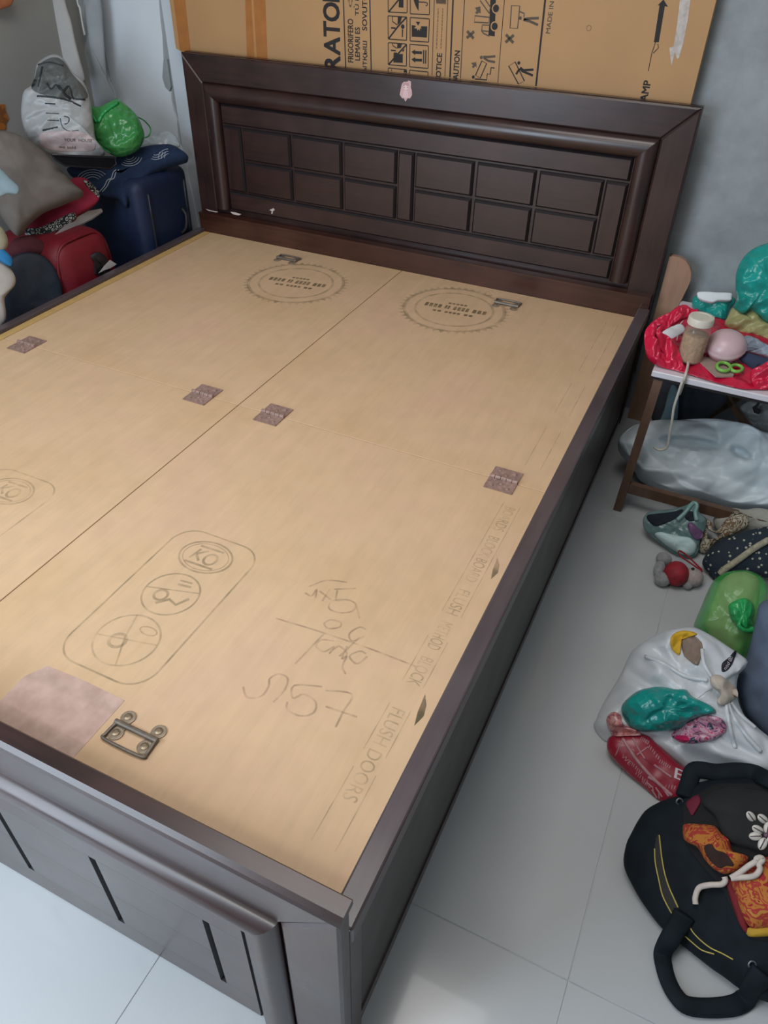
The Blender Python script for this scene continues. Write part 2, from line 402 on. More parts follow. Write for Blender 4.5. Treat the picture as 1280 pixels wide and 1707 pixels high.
M['wallleft'] = cement('pale_grey_wall', (.29, .29, .275), 4, .05, .75, .08)
M['ceil'] = plain('white_ceiling', (.62, .62, .60), .9, var=.03)
M['tile'] = plain('glossy_white_floor_tile', (.47, .485, .495), .16, var=.03, scale=4, coat=.2)
M['grout'] = plain('grey_grout', (.44, .45, .46), .9)

# ------------------------------------------------------------------ the room
XL, XR, YB, YFR, ZC = -0.45, 2.90, 1.985, -1.25, 2.35
fl = G().box(XL-.1, XR+.1, YFR-.1, YB+.1, ZF-.12, ZF-.0012).out('floor', M['grout'], kind='structure', label='glossy white tiled floor with thin grey joints')
xs = [XL]+[1.816+.6*k for k in range(-3, 2)]+[XR]; ys = [YFR, 0.188-1.2, 0.188, 1.388, YB]
for i in range(len(xs)-1):
    for j in range(len(ys)-1):
        x0, x1, y0, y1 = xs[i]+.0008, xs[i+1]-.0008, ys[j]+.0008, ys[j+1]-.0008
        g = G(); c = .0007
        g.add([(x0,y0,ZF-.0012),(x1,y0,ZF-.0012),(x1,y1,ZF-.0012),(x0,y1,ZF-.0012),(x0,y0,ZF-c),(x1,y0,ZF-c),(x1,y1,ZF-c),(x0,y1,ZF-c),
               (x0+c,y0+c,ZF),(x1-c,y0+c,ZF),(x1-c,y1-c,ZF),(x0+c,y1-c,ZF)],
              [(0,1,2,3),(8,9,10,11)]+[(a,(a+1)%4,(a+1)%4+4,a+4) for a in range(4)]+[(a+4,(a+1)%4+4,(a+1)%4+8,a+8) for a in range(4)])
        g.out('tile', M['tile'], fl)
wb = G().box(XL-.1, XR+.1, YB, YB+.12, ZF-.05, ZC).out('wall_back', M['wallgrey'], kind='structure', label='rough grey cement wall behind the headboard')
rag = zoomed([(815, -160), (815, 0), (822, 90), (832, 180), (838, 300), (832, 390), (848, 440), (875, 470), (880, 520), (892, 570), (905, 610), (910, 680), (918, 730), (952, 810), (962, 900), (985, 1000), (1010, 1130), (1050, 1300), (1100, 1500)], 0, 0, 3.047)
rp = [ony(u, v, YB) for u, v in rag]
pts = [Vector((XL, YB, ZC))]+[Vector((rp[0].x, YB, ZC))]+rp+[Vector((rp[-1].x, YB, ZF)), Vector((XL, YB, ZF))]
G().plate(pts, (0, -1, 0), .008).out('paint_coat', M['wallwhite'], wb, label='white painted plaster with a ragged broken edge')
x_in = -.02
pts = [Vector((rp[0].x-.03, YB, ZC)), Vector((x_in, YB, ZC)), Vector((x_in, YB, ZF)), Vector((rp[-1].x-.06, YB, ZF))]
G().plate(pts, (0, -1, 0), .003).out('putty_strip', plain('pale_wall_putty', (.60, .66, .72), .55, var=.05, scale=8), wb, label='smooth pale putty strip')
chip = [ony(u, v, YB) for u, v in zoomed([(838, 312), (857, 300), (866, 370), (876, 440), (868, 462), (848, 440), (833, 392)], 0, 0, 3.047)]
G().plate(chip, (0, -1, 0), .0095).out('plaster_chip', M['wallgrey'], wb, label='grey patch where the paint has come off')
wlft = G().box(XL-.12, XL, YFR-.1, YB, ZF-.05, ZC).out('wall_left', M['wallleft'], kind='structure', label='plain pale wall beside the piled luggage')
G().box(XR, XR+.12, YFR-.1, YB, ZF-.05, ZC).out('wall_right', M['wallgrey'], kind='structure', label='cement wall outside the picture on the right')
g = G().box(XL, -.32, YFR-.12, YFR, ZF, ZC).box(.72, XR, YFR-.12, YFR, ZF, ZC).box(-.32, .72, YFR-.12, YFR, 1.72, ZC)
g.out('wall_front', M['wallgrey'], kind='structure', label='wall with the open doorway behind the camera')
G().box(XL-.1, XR+.1, YFR-.1, YB+.1, ZC, ZC+.1).out('ceiling', M['ceil'], kind='structure', label='white ceiling above the room')

# ------------------------------------------------------------------ the bed
bed = empty('double_bed', (0.75, 0.93, ZF), 'dark walnut double box bed with bare plywood boards and panelled headboard', 'bed')
def sweep_roll(path, prof, yb):
    """half-round moulding in the XZ plane with mitred corners; prof = (across, out) pairs, across>0 to the left of travel"""
    out = []
    P = [Vector((x, 0, z)) for x, z in path]; m = len(P); dirs = [(P[i+1]-P[i]).normalized() for i in range(m-1)]
    nr = [Vector((-d.z, 0, d.x)) for d in dirs]
    cut = []
    for i in range(m):
        if i == 0: cut.append(nr[0])
        elif i == m-1: cut.append(nr[-1])
        else: b = nr[i-1]+nr[i]; b = b/b.dot(nr[i]); cut.append(b)
    for s in range(m-1):
        v = []; k = len(prof)
        for e in (s, s+1):
            for a, h in prof: q = P[e]+cut[e]*a; v.append((q.x, yb-h, q.z))
        f = [(i, i+1, i+1+k, i+k) for i in range(k-1)]+[tuple(range(k)), tuple(range(2*k-1, k-1, -1)), (0, k, 2*k-1, k-1)]
        out.append((v, f))
    return out
def bed_panel(par, dz, yf, zt, zb, thick):
    """the board face shared by headboard and footboard; yf = front of the frame, dz = shift of the pattern"""
    x0, x1 = -.052, 1.55
    G().box(x0, x1, yf+.010, yf+thick, zb, zt-.002).out('backing_board', M['wood'], par)
    zi = .472+dz; ro, ri = .021, 1.467
    # frame members, mitred
    def member(poly, mat, nm):
        c = .004; P = [Vector((a, yf+.010, b)) for a, b in poly]; n = len(P)
        cen = sum(P, Vector())/n
        def inset(d, y):
            o = []
            for i in range(n):
                a, b, c_ = P[i-1], P[i], P[(i+1) % n]; e1 = (b-a).normalized(); e2 = (c_-b).normalized()
                n1 = Vector((-e1.z, 0, e1.x)); n2 = Vector((-e2.z, 0, e2.x))
                if n1.dot(cen-b) < 0: n1 = -n1
                if n2.dot(cen-b) < 0: n2 = -n2
                bb = (n1+n2); bb = bb/max(.2, bb.dot(n1)); o.append(Vector((b.x, y, b.z))+bb*d)
            return o
        v = P+[Vector((q.x, yf+.003, q.z)) for q in P]+inset(c, yf)
        f = [tuple(range(n)), tuple(range(2*n, 3*n))]+[(i, (i+1) % n, (i+1) % n+n, i+n) for i in range(n)]+[(i+n, (i+1) % n+n, (i+1) % n+2*n, i+2*n) for i in range(n)]
        mk(nm, v, f, mat, par)
    g_ = .0012
    member([(x0, zt), (x1, zt), (ri+g_, zi+g_), (ro-g_, zi+g_)], M['wood'], 'top_rail')
    member([(x0, zt-.0015), (ro-g_*2, zi), (ro-g_*2, zb), (x0, zb)], M['woodz'], 'stile')
    member([(x1, zt-.0015), (x1, zb), (ri+g_*2, zb), (ri+g_*2, zi)], M['woodz'], 'stile')
    # roll moulding: centre line, 54 mm wide
    k = 10; prof = [(-.0265*math.cos(math.pi*i/k), .002+.024*math.sin(math.pi*i/k)**.8) for i in range(k+1)]
    path = [(.0485, .083+dz), (.0485, .446+dz), (1.4405, .446+dz), (1.4405, .083+dz)]
    for (v, f), mt in zip(sweep_roll(path, prof, yf+.010), (M['woodz'], M['wood'], M['woodz'])):
        mk('roll_moulding', v, f, mt, par, smooth=True, auto=35)
    def board(nm, a, b, c, d, mt):
        g = chamfer_panel(a, b, c, d, yf-.002, yf+.010, .0035, .006, .0001) if dz else chamfer_panel(a, b, c, d, yf-.002, yf+.010, .006, .008)
        g.out(nm, None, par, mats=[mt, M['groove']], fmat=[0, 0]+[1]*8)
    if dz: rows, lo_, hi_ = ((.146, .2505), (.2506, .355)), (.084, .1459), (.3551, .418); ex = .002
    else: rows, lo_, hi_ = ((.149, .2465), (.2545, .352)), (.084, .143), (.358, .418); ex = 0
    z0_, z1_ = rows[0][0], rows[1][1]
    board('plank', .079, 1.411, *[q+dz for q in hi_], M['wood'])
    board('plank', .079, 1.411, *[q+dz for q in lo_], M['wood'])
    board('plank', .079, .147, z0_+dz, z1_+dz, M['woodz']); board('plank', 1.350, 1.411, z0_+dz, z1_+dz, M['woodz'])
    board('plank', .719, .771, z0_+dz, z1_+dz, M['woodz'])
    for a, b in ((.154, .335), (.344, .522), (.531, .713), (.777, .963), (.973, 1.151), (1.161, 1.344)):
        for c, d in rows: board('square_panel', a-ex, b+ex, c+dz, d+dz, M['wood'])
    return
hb = mk('headboard', *(lambda g: (g.v, g.f))(G().box(-.052, 1.55, 1.905, 1.925, -.20, .5525)), M['wood'], bed)
bed_panel(hb, 0.0, 1.885, .552, -.05, .03)
G().box(-.04, 1.546, 1.855, 1.884, -.05, .064).box(-.04, 1.546, 1.852, 1.884, .058, .066).out('lower_rail', darkwood('red_brown_rail', (.032, .011, .007), (.075, .024, .014)), hb, label='plain reddish brown board below the panels')
# small chips in the polish
chipm = plain('pale_wood_chip', (.55, .50, .46), .8)
for px_, y_ in (([(449, 350), (456, 347), (458, 350), (455, 352), (454, 357), (452, 356), (453, 352)], 1.8826), ([(384, 353), (392, 354), (402, 357), (398, 359), (388, 357)], 1.8515), ([(343, 348), (352, 351), (364, 353), (360, 354), (347, 351)], 1.8515)):
    G().plate([ony(u, v, y_) for u, v in px_], (0, -1, 0), .0004).out('polish_chip', chipm, hb)
# character-free pink sticker on the headboard top rail
st = zoomed([(600, 300), (680, 295), (730, 290), (745, 245), (770, 275), (800, 270), (825, 300), (822, 480), (850, 560), (858, 700), (800, 800), (715, 805), (655, 905), (610, 805), (550, 795), (480, 690), (500, 590), (520, 480), (545, 370)], 640, 120, 18.286)
g = G().plate([ony(u, v, 1.8848) for u, v in st], (0, -1, 0), .0006); so = g.out('sticker', plain('pale_pink_sticker', (.62, .40, .40), .4, var=.08, scale=200), hb, label='small pink doll-shaped sticker')
def stpoly(pts, m, k, nm):
    G().plate([ony(u, v, 1.8848) for u, v in zoomed(pts, 640, 120, 18.286)], (0, -1, 0), .0006+.0003*k).out(nm, m, hb)
stpoly([(585, 440), (600, 370), (660, 345), (740, 370), (755, 440), (745, 500), (700, 545), (650, 545), (605, 500)], plain('sticker_face', (.80, .60, .56), .4), 1, 'sticker_face')
stpoly([(610, 570), (660, 560), (730, 575), (745, 760), (660, 775), (570, 750)], plain('sticker_dress', (.72, .50, .52), .4), 1, 'sticker_dress')
stpoly([(575, 440), (595, 340), (670, 320), (750, 340), (770, 440), (700, 425), (660, 380), (620, 430)], plain('sticker_hair', (.50, .30, .31), .4), 2, 'sticker_hair')
stpoly([(612, 455), (635, 452), (635, 485), (614, 485)], M['grey_ink'], 2, 'sticker_eye'); stpoly([(705, 455), (728, 452), (730, 485), (708, 485)], M['grey_ink'], 2, 'sticker_eye')

fb = mk('footboard', *(lambda g: (g.v, g.f))(G().box(-.05, 1.548, -.046, -.037, ZF, .112)), M['wood'], bed)
bed_panel(fb, -.453, -.062, .104, ZF+.001, .02)
# rounded cap along the top edge of the footboard
capp = [(-.036, .104), (-.036, .115), (-.038, .117), (-.058, .117), (-.064, .113), (-.066, .107), (-.062, .101)]
v = []; k = len(capp)
for x in (-.055, 1.553): v += [(x, y, z) for y, z in capp]
mk('cap', v, [(i, (i+1) % k, (i+1) % k+k, i+k) for i in range(k)]+[tuple(range(k))[::-1], tuple(range(k, 2*k))], M['wood'], fb)
for sx, xa, xb, zt_ in ((1, 1.519, 1.548, .030), (-1, -.048, -.0225, .011)):
    G().box(xa, xb, -.036, -.006, ZF, zt_-.002).out('corner_post', M['woodz'], bed)
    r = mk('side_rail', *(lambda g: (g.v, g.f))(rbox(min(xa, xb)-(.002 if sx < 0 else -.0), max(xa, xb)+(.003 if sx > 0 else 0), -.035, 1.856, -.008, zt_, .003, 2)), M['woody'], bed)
    xo = xb-.006 if sx > 0 else xa+.006
    G().box(min(xo, xo-sx*.016), max(xo, xo-sx*.016), -.006, 1.90, ZF+.03, -.004).out('side_panel', M['side'], bed)
    G().box(min(xo+sx*.003, xo-sx*.016), max(xo+sx*.003, xo-sx*.016), -.006, 1.90, ZF, ZF+.03).out('plinth', M['wood'], bed)
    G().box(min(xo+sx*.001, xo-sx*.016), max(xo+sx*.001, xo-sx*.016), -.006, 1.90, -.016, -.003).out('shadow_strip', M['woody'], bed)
    G().box(xa, xb, 1.87, 1.904, ZF, .06).out('head_post', M['woodz'], bed)
G().box(-.02, 1.518, -.03, 1.85, ZF+.02, -.10).out('storage_box', M['plyedge'], bed)
# four lift-up boards
panels = {}
for nm, (a, b, c, d) in {'lh': (-.021, .7572, .9065, 1.854), 'lf': (-.021, .7572, -.034, .9050), 'rh': (.7592, 1.5155, .9065, 1.854), 'rf': (.7592, 1.5155, -.034, .9050)}.items():
    g = G(); e = .0008
    g.add([(a,c,-.012),(b,c,-.012),(b,d,-.012),(a,d,-.012),(a,c,-e),(b,c,-e),(b,d,-e),(a,d,-e),(a+e,c+e,0),(b-e,c+e,0),(b-e,d-e,0),(a+e,d-e,0)],
          [(0,1,2,3),(8,9,10,11)]+[(i,(i+1)%4,(i+1)%4+4,i+4) for i in range(4)]+[(i+4,(i+1)%4+4,(i+1)%4+8,i+8) for i in range(4)])
    panels[nm] = g.out('plywood_board', M['ply'], bed)
G().box(-.0215, .004, -.03, 1.85, .0003, .0016).out('edge_batten', plain('yellow_batten', (.56, .36, .13), .55, var=.08), panels['lh'], label='yellowish wood strip')
# hinges
def hinge(x, y, par):
    g = G(); wd = .031
    for s in (-1, 1): g.box(x-wd, x+wd, min(y+s*.004, y+s*.040), max(y+s*.004, y+s*.040), .0004, .0024)
    o = g.out('hinge', M['rust'], par)
    kn = G()
    for i in range(5):
        xa = x-wd+.0124*i; kn.tube([(xa+.0006, y, .0045), (xa+.0118, y, .0045)], .0046, 10)
    kn.out('hinge_knuckle', M['rust'], par)
    sc = G()
    for dx, dy in ((-.017, .028), (.017, .028), (0, .017), (-.017, -.028), (.017, -.028), (0, -.017)):
        sc.lathe([(.0042, 0), (.0042, .001), (.0025, .002), (0, .0022)], (x+dx, y+dy, .0022), n=10)
    sc.out('hinge_screws', M['rust'], par, kind='stuff')
for x, p_ in ((.085, 'lh'), (.656, 'lh'), (.856, 'rh'), (1.423, 'rh')): hinge(x, .9058, panels[p_])
def handle(x, y, s, par, big):
    # s=-1: the ring lies towards the foot
    wd = .038; g = G()
    g.tube([(x-wd, y, .005), (x+wd, y, .005)], .0045, 10)
    o = g.out('handle_spindle', M['iron'], par)
    ring = [(x-wd+.003, y, .005), (x-wd+.001, y+s*.022, .004), (x-wd+.006, y+s*.030, .004), (x+wd-.006, y+s*.030, .004), (x+wd-.001, y+s*.022, .004), (x+wd-.003, y, .005)]
    G().tube(smoothopen(ring, 5), .0026, 8).out('handle_ring', M['iron'], par)
    hp_ = plain('handle_plate_steel', (.30, .23, .16), .45, metal=.15, var=.25, scale=140)
    for dx in (-1, 1):
        xx = x+dx*.026; pl = G().box(xx-.008, xx+.008, y-.015, y+.014, .0004, .0021)
        o_ = pl.out('handle_plate', hp_, par)
        for yy, dd in ((y+s*.014, 0), (y-s*.015, .002*dx)):
            G().lathe([(.0115, 0), (.0115, .0015), (.010, .002)], (xx+dd, yy, .0005), n=16).out('handle_lug', hp_, par)
            G().lathe([(.006, 0), (.006, .0016), (.003, .003), (0, .003)], (xx+dd, yy, .0024), n=12).out('screw', M['brass'], par)
handle(1.140, .079, -1, panels['rf'], True)
handle(.381, 1.752, 1, panels['lh'], False); handle(1.150, 1.752, 1, panels['rh'], False)
ZN = (0, 0, 1)
# pink stained tape patch
tp = [(1, 1168), (40, 1128), (80, 1110), (145, 1137), (208, 1168), (165, 1216), (120, 1266), (60, 1240), (0, 1212), (-40, 1195)]
G().plate([onz(u, v, 0) for u, v in tp], ZN, .0006).out('tape_patch', M['pinktape'], panels['rf'], label='pinkish patch of old tape')
# faded gear stamps at the head end
def gear(cx, cy, par, rot):
    g = G(); nt_ = 46; pts = []
    for i in range(nt_):
        for da, r in ((0, .150), (.5, .168)): a = 2*math.pi*(i+da)/nt_; pts.append(Vector((cx+r*math.cos(a), cy+r*math.sin(a), 0)))
    for i in range(nt_):
        a, b, c = pts[2*i], pts[2*i+1], pts[(2*i+2) % (2*nt_)]; g.add([a+Vector((0, 0, .0004)), b+Vector((0, 0, .0004)), c+Vector((0, 0, .0004))], [(0, 1, 2)])
    g.stroke(circ((cx, cy, 0), .149, ZN, 64), .010, ZN, closed=True).stroke(circ((cx, cy, 0), .116, ZN, 64), .008, ZN, closed=True)
    g.out('round_stamp', M['stampfaint'], par)
    g = G(); ca, sa = math.cos(rot), math.sin(rot)
    rnd = random.Random(3)
    for ln, (hh, wds) in zip((.028, -.006, -.036), ((.012, (.03, .05, .03)), (.024, (.045, .05, .018, .055)), (.010, (.06,)))):
        t = -sum(wds)/2-.008*(len(wds)-1)/2
        for w_ in wds:
            k = max(2, int(w_/.012))
            for i in range(k):
                a = t+w_*i/k; b = a+w_/k*.72
                P = [(a, ln-hh/2), (b, ln-hh/2), (b, ln+hh/2), (a, ln+hh/2)]
                g.plate([(cx+x*ca-y*sa, cy+x*sa+y*ca, 0) for x, y in P], ZN, .0004)
            t += w_+.008
    g.out('stamp_marks', M['stampfaint'], par)
gear(.505, 1.605, panels['lh'], math.pi+.15); gear(1.02, 1.655, panels['rh'], math.pi+.1)
# rounded stamp with three emblems
def pill(cx, par, dy=0, m=None):
    m = m or M['stamp']; g = G(); x0, x1, y0, y1, r = cx-.089, cx+.089, .138+dy, .488+dy, .045; pts = []
    for qx, qy, a0 in ((x1-r, y1-r, 0), (x0+r, y1-r, 1), (x0+r, y0+r, 2), (x1-r, y0+r, 3)):
        for i in range(9): a = math.pi/2*(a0+i/8); pts.append((qx+r*math.cos(a), qy+r*math.sin(a), 0))
    g.stroke(pts, .0035, ZN, closed=True).out('oblong_stamp', m, par)
    g = G(); c1 = (cx-.002, .432+dy, 0)
    g.stroke(circ(c1, .052, ZN, 48, .040), .004, ZN, closed=True).stroke(circ(c1, .045, ZN, 48, .034), .002, ZN, closed=True)
    g.stroke(circ((c1[0]+.012, c1[1]-.002, 0), .012, ZN, 20, .014), .005, ZN, closed=True)
    for a, b in (((-.026, -.014), (-.020, .014)), ((-.020, 0), (-.004, .016)), ((-.020, 0), (-.006, -.014)), ((-.03, -.024), (.03, -.022)), ((-.026, .022), (.024, .024))):
        g.stroke([(c1[0]+a[0], c1[1]+a[1], 0), (c1[0]+b[0], c1[1]+b[1], 0)], .005, ZN)
    g.out('round_emblem', m, par)
    g = G(); c2 = (cx, .328+dy, 0)
    g.stroke(circ(c2, .050, ZN, 48), .0035, ZN, closed=True).stroke([(c2[0]-.05, c2[1]-.005, 0), (c2[0]+.044, c2[1]+.022, 0)], .003, ZN)
    g.stroke(circ((c2[0]-.014, c2[1]-.010, 0), .012, ZN, 20), .005, ZN, closed=True).stroke([(c2[0]-.01, c2[1]-.03, 0), (c2[0]+.006, c2[1]-.012, 0), (c2[0]+.024, c2[1]-.018, 0), (c2[0]+.036, c2[1]+.004, 0)], .006, ZN)
    g.stroke([(c2[0]-.004, c2[1]+.024, 0), (c2[0]+.022, c2[1]+.028, 0)], .005, ZN).stroke([(c2[0]-.006, c2[1]+.034, 0), (c2[0]+.018, c2[1]+.037, 0)], .004, ZN)
    g.out('round_emblem', m, par)
    g = G(); c3 = (cx+.001, .212+dy, 0)
    g.stroke(circ(c3, .054, ZN, 48), .0035, ZN, closed=True).stroke([(c3[0]-.052, c3[1]-.012, 0), (c3[0]+.052, c3[1]+.012, 0)], .003, ZN)
    g.stroke([(c3[0]-.02, c3[1]+.05, 0), (c3[0]-.005, c3[1], 0), (c3[0]+.02, c3[1]-.05, 0)], .003, ZN).stroke(circ((c3[0]-.012, c3[1]-.008, 0), .014, ZN, 20), .006, ZN, closed=True)
    g.stroke(circ((c3[0]+.02, c3[1]+.03, 0), .016, ZN, 20, .008), .003, ZN, closed=True)
    g.out('round_emblem', M['stampfaint'], par)
pill(1.008, panels['rf']); pill(.538, panels['lf'], -.015, M['stampfaint'])
# edge print along the right boards
def edgeline(xa, ya, yb, par, wd=.0016): G().stroke([(xa, ya, 0), (xa, yb, 0)], wd, ZN).out('print_line', M['stampfaint'], par)
for xa in (1.447, 1.482):
    for ya, yb in ((.84, .50), (.44, .335), (.29, .20), (.17, .05)): edgeline(xa, ya, yb, panels['rf'])
    for ya, yb in ((1.78, 1.45), (1.38, 1.22), (1.15, .98)): edgeline(xa, ya, yb, panels['rh'])
for s, ya, yb in (('BOARDS', .825, .745), ('BLOCK BOARD', .725, .590), ('FLUSH', .565, .500), ('BLOCK', .395, .335), ('METHOD', .480, .415), ('FLUSH DOORS', .285, .120)):
    fit_text(s, (1.454, ya, 0), (0, yb-ya, 0), (.022, 0, 0), (0, 0, .0005)).out('edge_lettering', M['stampfaint'], panels['rf'])
for cy in (.642, .298):
    lf = [(1.489, cy+.030), (1.499, cy+.012), (1.503, cy-.008), (1.497, cy-.030), (1.492, cy-.006)]
    G().plate([(x, y, 0) for x, y in lf], ZN, .0004).out('leaf_mark', M['stamp'], panels['rf'])
# pencil writing
def pen(ptss, nm):
    g = G()
    for pts in ptss: g.stroke(smoothopen([onz(u, v, 0) for u, v in zoomed(pts, 380, 820, 2.37)], 4), .0034, ZN, .0005)
    g.out(nm, M['pencil'], panels['rf'])
pen([[(60, 770), (75, 812), (130, 808), (160, 770), (165, 738), (200, 720), (236, 738), (222, 785), (178, 832)], [(372, 770), (262, 765), (256, 815), (300, 800), (346, 830), (338, 872), (288, 886), (236, 862), (234, 830)], [(385, 785), (490, 800), (455, 868), (425, 930)], [(385, 848), (510, 890)]], 'pencil_number')
pen([[(320, 375), (390, 350), (470, 358)], [(420, 385), (505, 382)], [(305, 400), (330, 412), (350, 385), (345, 420)], [(362, 392), (408, 428)], [(402, 385), (372, 432)], [(432, 390), (428, 430), (470, 425), (505, 445), (490, 472), (440, 478), (400, 462), (408, 435), (450, 425), (500, 440), (520, 500)], [(378, 520), (405, 506), (445, 516), (440, 535), (395, 540), (378, 520)], [(545, 545), (520, 535), (480, 560), (490, 590), (540, 570)], [(420, 590), (370, 585), (348, 610), (380, 632), (420, 610), (400, 640)], [(440, 650), (520, 575)], [(415, 625), (440, 610), (470, 640), (450, 660), (470, 610)], [(550, 650), (510, 680), (480, 650), (520, 630), (545, 640)], [(470, 650), (452, 690), (465, 720)]], 'pencil_scribble')
pen([[(190, 500), (360, 552), (560, 620), (740, 690)], [(265, 680), (380, 560)]], 'pencil_line')

# ------------------------------------------------------------------ refrigerator carton behind the headboard
CY = 1.935
ct = mk('refrigerator_carton', *(lambda g: (g.v, g.f))(G().plate([(-.076, CY+.04, ZF), (1.515, CY+.04, ZF), (1.515, CY+.04, 1.30), (-.108, CY+.04, 1.30), (-.108, CY+.04, .552), (-.090, CY+.04, .546), (-.078, CY+.04, .53)], (0, -1, 0), .04)), M['carton'],
        label='brown flattened refrigerator carton standing behind the headboard', cat='carton')
YN = (0, -1, 0)
def cpoly(px, m, nm='printed_symbol', th=.0004): return G().plate([ony(u, v, CY) for u, v in px], YN, th).out(nm, m, ct)
def cline(ptss, wd, nm='printed_line', m=None, closed=False):
    g = G()
    for pts in ptss: g.stroke([ony(u, v, CY) for u, v in pts], wd, YN, .0005, closed)
    return g.out(nm, m or M['black_ink'], ct)
def ctext(s, x_base, x_top, z0, z1, bold=0, m=None):
    fit_text(s, (x_base, CY, z0), (0, 0, z1-z0), (x_top-x_base, 0, 0), (0, -.0005, 0), bold).out('printed_word', m or M['black_ink'], ct)
def X(u, v): return ony(u, v, CY).x
def Z(u, v): return ony(u, v, CY).z
# packing tape strips
cpoly([(407, -60), (440, -60), (446, 105), (412, 105)], M['tape'], 'packing_tape', .0008)
cpoly([(416, -60), (419, -60), (429, 105), (425, 105)], plain('tape_crease', (.50, .24, .09), .3), 'tape_crease', .0011)
cpoly([(282, -60), (302, -60), (318, 88), (300, 84)], M['tape'], 'packing_tape', .0008)
Z7 = lambda pts: zoomed(pts, 480, 0, 4.267)
for ch_, va_, vb_ in (('R', 119, 94), ('A', 91.5, 63), ('T', 62, 38), ('O', 36, 6), ('R', 3, -23)): ctext(ch_, X(567, 60), X(541, 60), Z(555, va_), Z(555, vb_), .0032)
a, b = Z(585, 104), Z(587, 32); ctext('FRIGORIFERO', X(589, 60), X(580, 60), a, b, .0007)
a, b = Z(598, 101), Z(599, 46); ctext('LEMARI ES', X(600, 60), X(592, 60), a, b, .0007)
ctext('TỦ LẠNH', X(600, 15), X(590, 15), Z(595, 26), Z(595, 26)+.09, .0005)
a = Z(608, 120); b = Z(611, 69); ctext('ЫТҚЫШ', X(613, 90), X(605, 90), a, b, .0007)
ctext('SOVUTGICH', X(612, 25), X(604, 25), Z(608, 51), Z(608, 51)+.125, .0007)
ctext('ตู้', X(588, 8), X(580, 8), Z(583, 12), Z(583, 12)+.03, 0, M['grey_ink'])
cline([Z7([(390, -120), (411, 480)]), Z7([(580, -120), (592, 500)])], .0035)
Z8 = lambda pts: zoomed(pts, 620, 0, 8.0)
ZC_ = lambda pts: zoomed(pts, 740, 0, 5.818)
def rrect(p, r=14):                           # rounded quad from four corners (crop coordinates)
    out = []
    m = len(p)
    for i in range(m):
        a, b, c = Vector((*p[i-1], 0)), Vector((*p[i], 0)), Vector((*p[(i+1) % m], 0))
        d1 = (a-b).normalized(); d2 = (c-b).normalized()
        for t in (1, .55, .25): q = b+d1*r*t*(1 if t == 1 else .6); out.append((q.x, q.y)) if t != .25 else None
        q = b+(d1+d2)*r*.25; out.append((q.x, q.y))
        for t in (.55*.6, 1): q = b+d2*r*t; out.append((q.x, q.y))
    return out
LW = .0024
boxes = [[(215, -170), (470, -160), (468, 172), (218, 160)], [(510, -160), (770, -150), (766, 196), (512, 184)],
         [(215, 210), (465, 228), (462, 538), (218, 520)], [(510, 232), (766, 252), (755, 562), (508, 545)],
         [(218, 568), (462, 588), (460, 882), (218, 862)], [(505, 590), (752, 610), (748, 912), (500, 890)],
         [(218, 905), (462, 930), (455, 1240), (215, 1220)], [(500, 935), (748, 960), (742, 1270), (495, 1250)]]
for q in boxes: cline([Z8(rrect(q))], LW, 'symbol_frame', closed=True)
cline([Z8([(222, 160), (370, -20), (450, -120)])], .004, 'symbol_slash')
cpoly(Z8([(360, -20), (420, -18), (420, 102), (356, 98)]), M['black_ink'])
cpoly(Z8([(548, -20), (575, 60), (600, 115), (622, 145), (624, -20), (600, -60)]), M['black_ink'], 'umbrella_symbol')
cline([Z8([(622, 25), (720, 32), (740, 45), (738, 68), (718, 78)])], LW, 'umbrella_handle_symbol')
cline([Z8([(222, 515), (350, 350), (455, 235)])], .0042, 'symbol_slash')
cpoly(Z8([(345, 222), (400, 228), (380, 300), (340, 335)]), M['black_ink']); cline([Z8([(272, 222), (272, 285), (335, 330)])], LW)
cpoly(Z8([(255, 360), (315, 365), (315, 385), (255, 382)]), M['black_ink']); cpoly(Z8([(400, 390), (416, 392), (412, 496), (398, 494)]), M['black_ink'])
g = G().plate(circ(ony(*Z8([(410, 355)])[0], CY), .0055, YN, 16, ax=(1, 0, 0), ay=(0, 0, 1)), YN, .0004); g.out('printed_symbol', M['black_ink'], ct)
cpoly(Z8([(530, 335), (575, 340), (610, 400), (660, 350), (738, 352), (732, 502), (530, 488)]), M['black_ink'])
cpoly(Z8([(585, 288), (643, 292), (615, 342)]), M['black_ink'])
cpoly(Z8([(562, 375), (590, 350), (600, 335), (612, 350), (630, 340), (640, 358), (665, 380), (640, 378), (640, 410), (622, 385), (610, 412), (600, 380)]), M['carton'], 'printed_symbol', .0007)
cline([Z8([(222, 860), (345, 720), (455, 600)])], .0042, 'symbol_slash')
cpoly(Z8([(290, 700), (330, 700), (350, 720), (412, 720), (410, 838), (285, 832)]), M['black_ink'])
cpoly(Z8([(340, 580), (400, 585), (385, 640), (335, 645)]), M['black_ink']); cline([Z8([(272, 580), (280, 610), (335, 645)])], LW)
cpoly(Z8([(252, 662), (320, 668), (320, 684), (252, 680)]), M['black_ink']); cpoly(Z8([(408, 665), (435, 655), (420, 690), (405, 690)]), M['black_ink'])
for dy in (0, 100):
    cpoly(Z8([(525, 690+dy), (575, 662+dy), (575, 680+dy), (668, 684+dy), (666, 722+dy), (575, 718+dy), (575, 736+dy)]), M['black_ink'], 'arrow_symbol')
cpoly(Z8([(682, 665), (698, 667), (695, 850), (680, 848)]), M['black_ink']); cpoly(Z8([(712, 668), (727, 670), (722, 850), (707, 850)]), M['black_ink'])
cpoly(Z8([(425, 940), (445, 925), (465, 965), (425, 968)]), M['black_ink']); cpoly(Z8([(248, 932), (268, 928), (266, 948)]), M['black_ink'])
cline([Z8([(835, -120), (800, 1000)]), Z8([(1016, -120), (972, 1020)]), Z8([(1240, -120), (1178, 1045)])], .0018)
